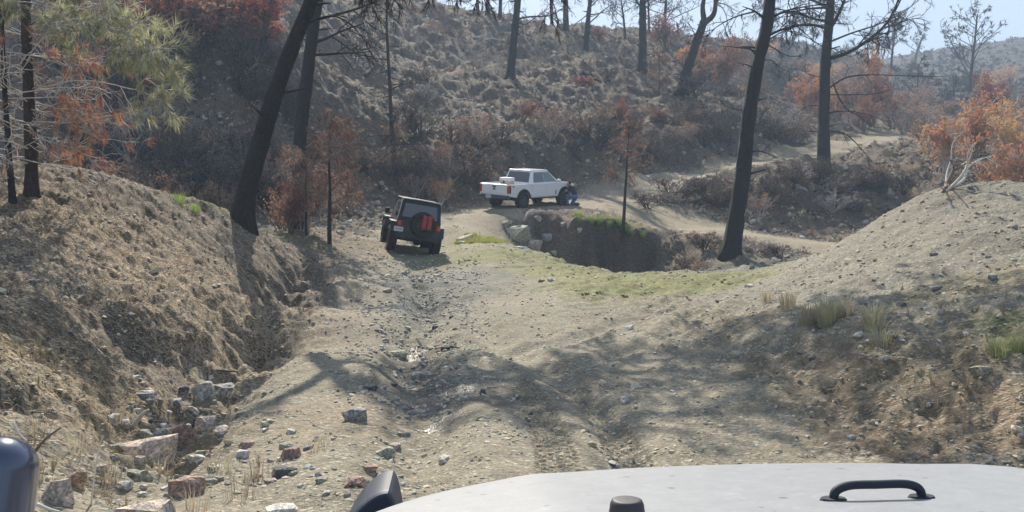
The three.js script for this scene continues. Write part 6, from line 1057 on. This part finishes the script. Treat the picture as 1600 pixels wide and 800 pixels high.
// --- the vehicle we look out of: hood, handle, bump stop, mirror, fender
{
  const g = new THREE.Group(), [dustMap, dustBump] = makeTexture(512, (n, h, c, r) => { const a = tileNoise(n, 180, r), b = tileNoise(n, 24, r), d = tileNoise(n, 60, r); for (let y = 0; y < n; y++) for (let x = 0; x < n; x++) { const k = y * n + x, v = 0.4 * a(x, y) + 0.3 * b(x, y) + 0.3 * d(x, y), w = 0.90 + 0.14 * (v - 0.5); h[k] = v; c[k * 3] = w; c[k * 3 + 1] = w * 0.992; c[k * 3 + 2] = w * 0.975; } for (let q = 0; q < 420; q++) { const x0 = r() * n, y0 = r() * n, rad = 1 + 4 * r() ** 3, t = r() < 0.12 ? -0.3 : 0.06; for (let dy = -5; dy <= 5; dy++) for (let dx = -5; dx <= 5; dx++) if (dx * dx + dy * dy < rad * rad) { const k = ((Math.floor(y0 + dy) + n) % n) * n + (Math.floor(x0 + dx) + n) % n; for (let i = 0; i < 3; i++) c[k * 3 + i] += t * (1 - 0.1 * i); } } }, 61);
  const paint = new THREE.MeshPhysicalMaterial({ color: C(0.36, 0.38, 0.41), map: dustMap, roughness: 0.42, clearcoat: 0.35, clearcoatRoughness: 0.35 }), flare = mat(0.012, 0.016, 0.03, { roughness: 0.7 });
  // hood surface: across u (-1..1), along v (0 cowl .. 1 nose)
  const geo = new THREE.BufferGeometry(), pos = [], uv = [], idx = [], NU = 60, NV = 56;
  const hoodPt = (u, v) => {
    const su = Math.sin(u * Math.PI / 2) * 0.997, half = 0.965, front = Math.pow(1 - Math.pow(Math.abs(su), 3.2), 0.417);   // the nose is bowed in plan
    const f = 0.85 + (2.10 - 0.85) * v * front, edge = Math.pow(Math.abs(su), 7), nose = Math.pow(v, 16);
    const x = su * half, y = 1.40 - 0.165 * (f - 0.95) / 1.1 - 0.028 * su * su - 0.045 * nose + 0.008 * Math.exp(-(((Math.abs(su) - 0.55) / 0.07) ** 2)) * (1 - v * 0.4);
    return [x, y, -f];
  };
  for (let j = 0; j <= NV; j++) for (let i = 0; i <= NU; i++) { const p = hoodPt(i / NU * 2 - 1, j / NV); pos.push(...p); uv.push(p[0] / 0.9, p[2] / 0.9); }
  for (let j = 0; j < NV; j++) for (let i = 0; i < NU; i++) { const a = j * (NU + 1) + i, b = a + 1, c = a + NU + 1, d = c + 1; idx.push(a, b, c, b, d, c); }
  const rim = []; for (let i = 0; i <= NU; i++) rim.push(NV * (NU + 1) + i); for (let j = NV - 1; j >= 0; j--) rim.push(j * (NU + 1) + NU); const rimL = []; for (let j = 0; j <= NV; j++) rimL.push(j * (NU + 1)); const ring = [...rimL, ...rim.slice(1)];
  const base = pos.length / 3; ring.forEach(k => { pos.push(pos[k * 3] * 0.985, pos[k * 3 + 1] - 0.12, pos[k * 3 + 2] * 0.99); uv.push(uv[k * 2], uv[k * 2 + 1]); }); for (let k = 0; k < ring.length - 1; k++) idx.push(ring[k], ring[k + 1], base + k, ring[k + 1], base + k + 1, base + k);
  geo.setAttribute('position', new THREE.Float32BufferAttribute(pos, 3)); geo.setAttribute('uv', new THREE.Float32BufferAttribute(uv, 2)); geo.setIndex(idx); geo.computeVertexNormals();
  const hood = part('hood', geo, paint, g);
  const yAt = (x, f) => { let b = 9, y = 0; for (let j = 0; j <= NV; j++) for (let i = 0; i <= NU; i++) { const k = (j * (NU + 1) + i) * 3, e = (pos[k] - x) ** 2 + (pos[k + 2] + f) ** 2; if (e < b) { b = e; y = pos[k + 1]; } } return y; };
  { const f = 1.36, y = yAt(0, f), t = new Tri(), c = new THREE.CatmullRomCurve3([V(-0.078, y, -f), V(-0.075, y + 0.014, -f), V(-0.058, y + 0.023, -f), V(0, y + 0.025, -f), V(0.058, y + 0.023, -f), V(0.075, y + 0.014, -f), V(0.078, y, -f)]).getPoints(40); t.tube(c, c.map(() => 0.0075), 10); const h = part('hood_handle', t.geo(), flare, hood); for (const s of [-1, 1]) part('handle_foot', new THREE.CylinderGeometry(0.019, 0.022, 0.005, 18).scale(1.1, 1, 0.7).translate(s * 0.078, y + 0.002, -f), flare, h); }
  for (const s of [-1, 1]) { const f = 1.16, x = s * 0.478, y = yAt(x, f); part('bump_stop', new THREE.LatheGeometry([[0.029, -0.01], [0.028, 0.008], [0.0235, 0.04], [0.021, 0.0455], [0.0165, 0.047], [0.001, 0.047]].map(p => new THREE.Vector2(...p)), 26).translate(x, y, -f), mat(0.035, 0.036, 0.038, { roughness: 0.6 }), hood); }
  // wings, grille, wheels and tub below
  for (const s of [-1, 1]) { const a = new THREE.Shape(); a.moveTo(0.62, 0.72); a.bezierCurveTo(0.75, 1.0, 0.95, 1.12, 1.3, 1.14); a.bezierCurveTo(1.7, 1.16, 1.98, 1.14, 2.10, 1.03); a.bezierCurveTo(2.16, 0.95, 2.17, 0.86, 2.16, 0.76); a.lineTo(2.10, 0.76); a.bezierCurveTo(2.08, 0.95, 1.9, 1.07, 1.4, 1.07); a.bezierCurveTo(1.0, 1.06, 0.8, 0.95, 0.7, 0.7); a.closePath(); const q = new THREE.ExtrudeGeometry(a, { depth: 0.14, bevelEnabled: true, bevelThickness: 0.03, bevelSize: 0.02, bevelSegments: 3 }); q.rotateY(Math.PI / 2); q.translate(s > 0 ? 0.78 : -0.95, -0.04, 0); part('fender_flare', q, flare, g); }
  { const a = new THREE.Shape(); a.moveTo(-0.99, 1.02); a.quadraticCurveTo(-0.955, 1.15, -0.905, 1.185); a.quadraticCurveTo(-0.88, 1.205, -0.862, 1.205); a.quadraticCurveTo(-0.845, 1.19, -0.83, 1.02); a.closePath(); part('fender_tip', new THREE.ExtrudeGeometry(a, { depth: 0.16, bevelEnabled: true, bevelThickness: 0.02, bevelSize: 0.008, bevelSegments: 3, curveSegments: 12 }).translate(0, 0, -2.08), new THREE.MeshPhysicalMaterial({ color: C(0.02, 0.028, 0.05), roughness: 0.6, clearcoat: 0.1 }), g); }
  part('grille', box(1.3, 0.5, 0.08, 0, 0.88, -1.98, 0.04), paint, g); part('front_bumper', box(1.6, 0.2, 0.2, 0, 0.62, -2.16, 0.05), blackPlastic, g); part('engine_bay', box(1.2, 0.5, 1.2, 0, 0.9, -1.35, 0.05), underside, g); part('body_tub', box(1.5, 0.5, 2.2, 0, 0.80, 0.4, 0.06), paint, g); part('chassis', box(0.8, 0.16, 3.4, 0, 0.5, -0.2, 0.03), underside, g);
  for (const s of [-1, 1]) for (const z of [-1.45, 1.0]) wheel(g, s * 0.80, 0.42, z, 0.42, 0.28, steelRim);
  g.position.set(0.735, 0, 0); g.rotation.y = 0.085;
  
  const mg = part('side_mirror', box(0.24, 0.25, 0.09, 0, 0, 0, 0.04, 5), new THREE.MeshPhysicalMaterial({ color: C(0.03, 0.045, 0.085), roughness: 0.22, clearcoat: 1, clearcoatRoughness: 0.1 }), g); mg.position.set(-1.338, 1.415, -1.03 + 0.0); mg.rotation.set(-0.25, 0.15, 0);
  part('mirror_arm', box(0.06, 0.2, 0.05, 0.03, -0.2, 0, 0.02), flare, mg); part('door', box(0.06, 0.5, 0.9, -0.80, 0.95, -0.35, 0.03), paint, g);
  top(g, 'white_vehicle', 'white vehicle whose dusty hood with a black handle fills the bottom of the picture', 'vehicle');
}
renderer.render(scene, camera);
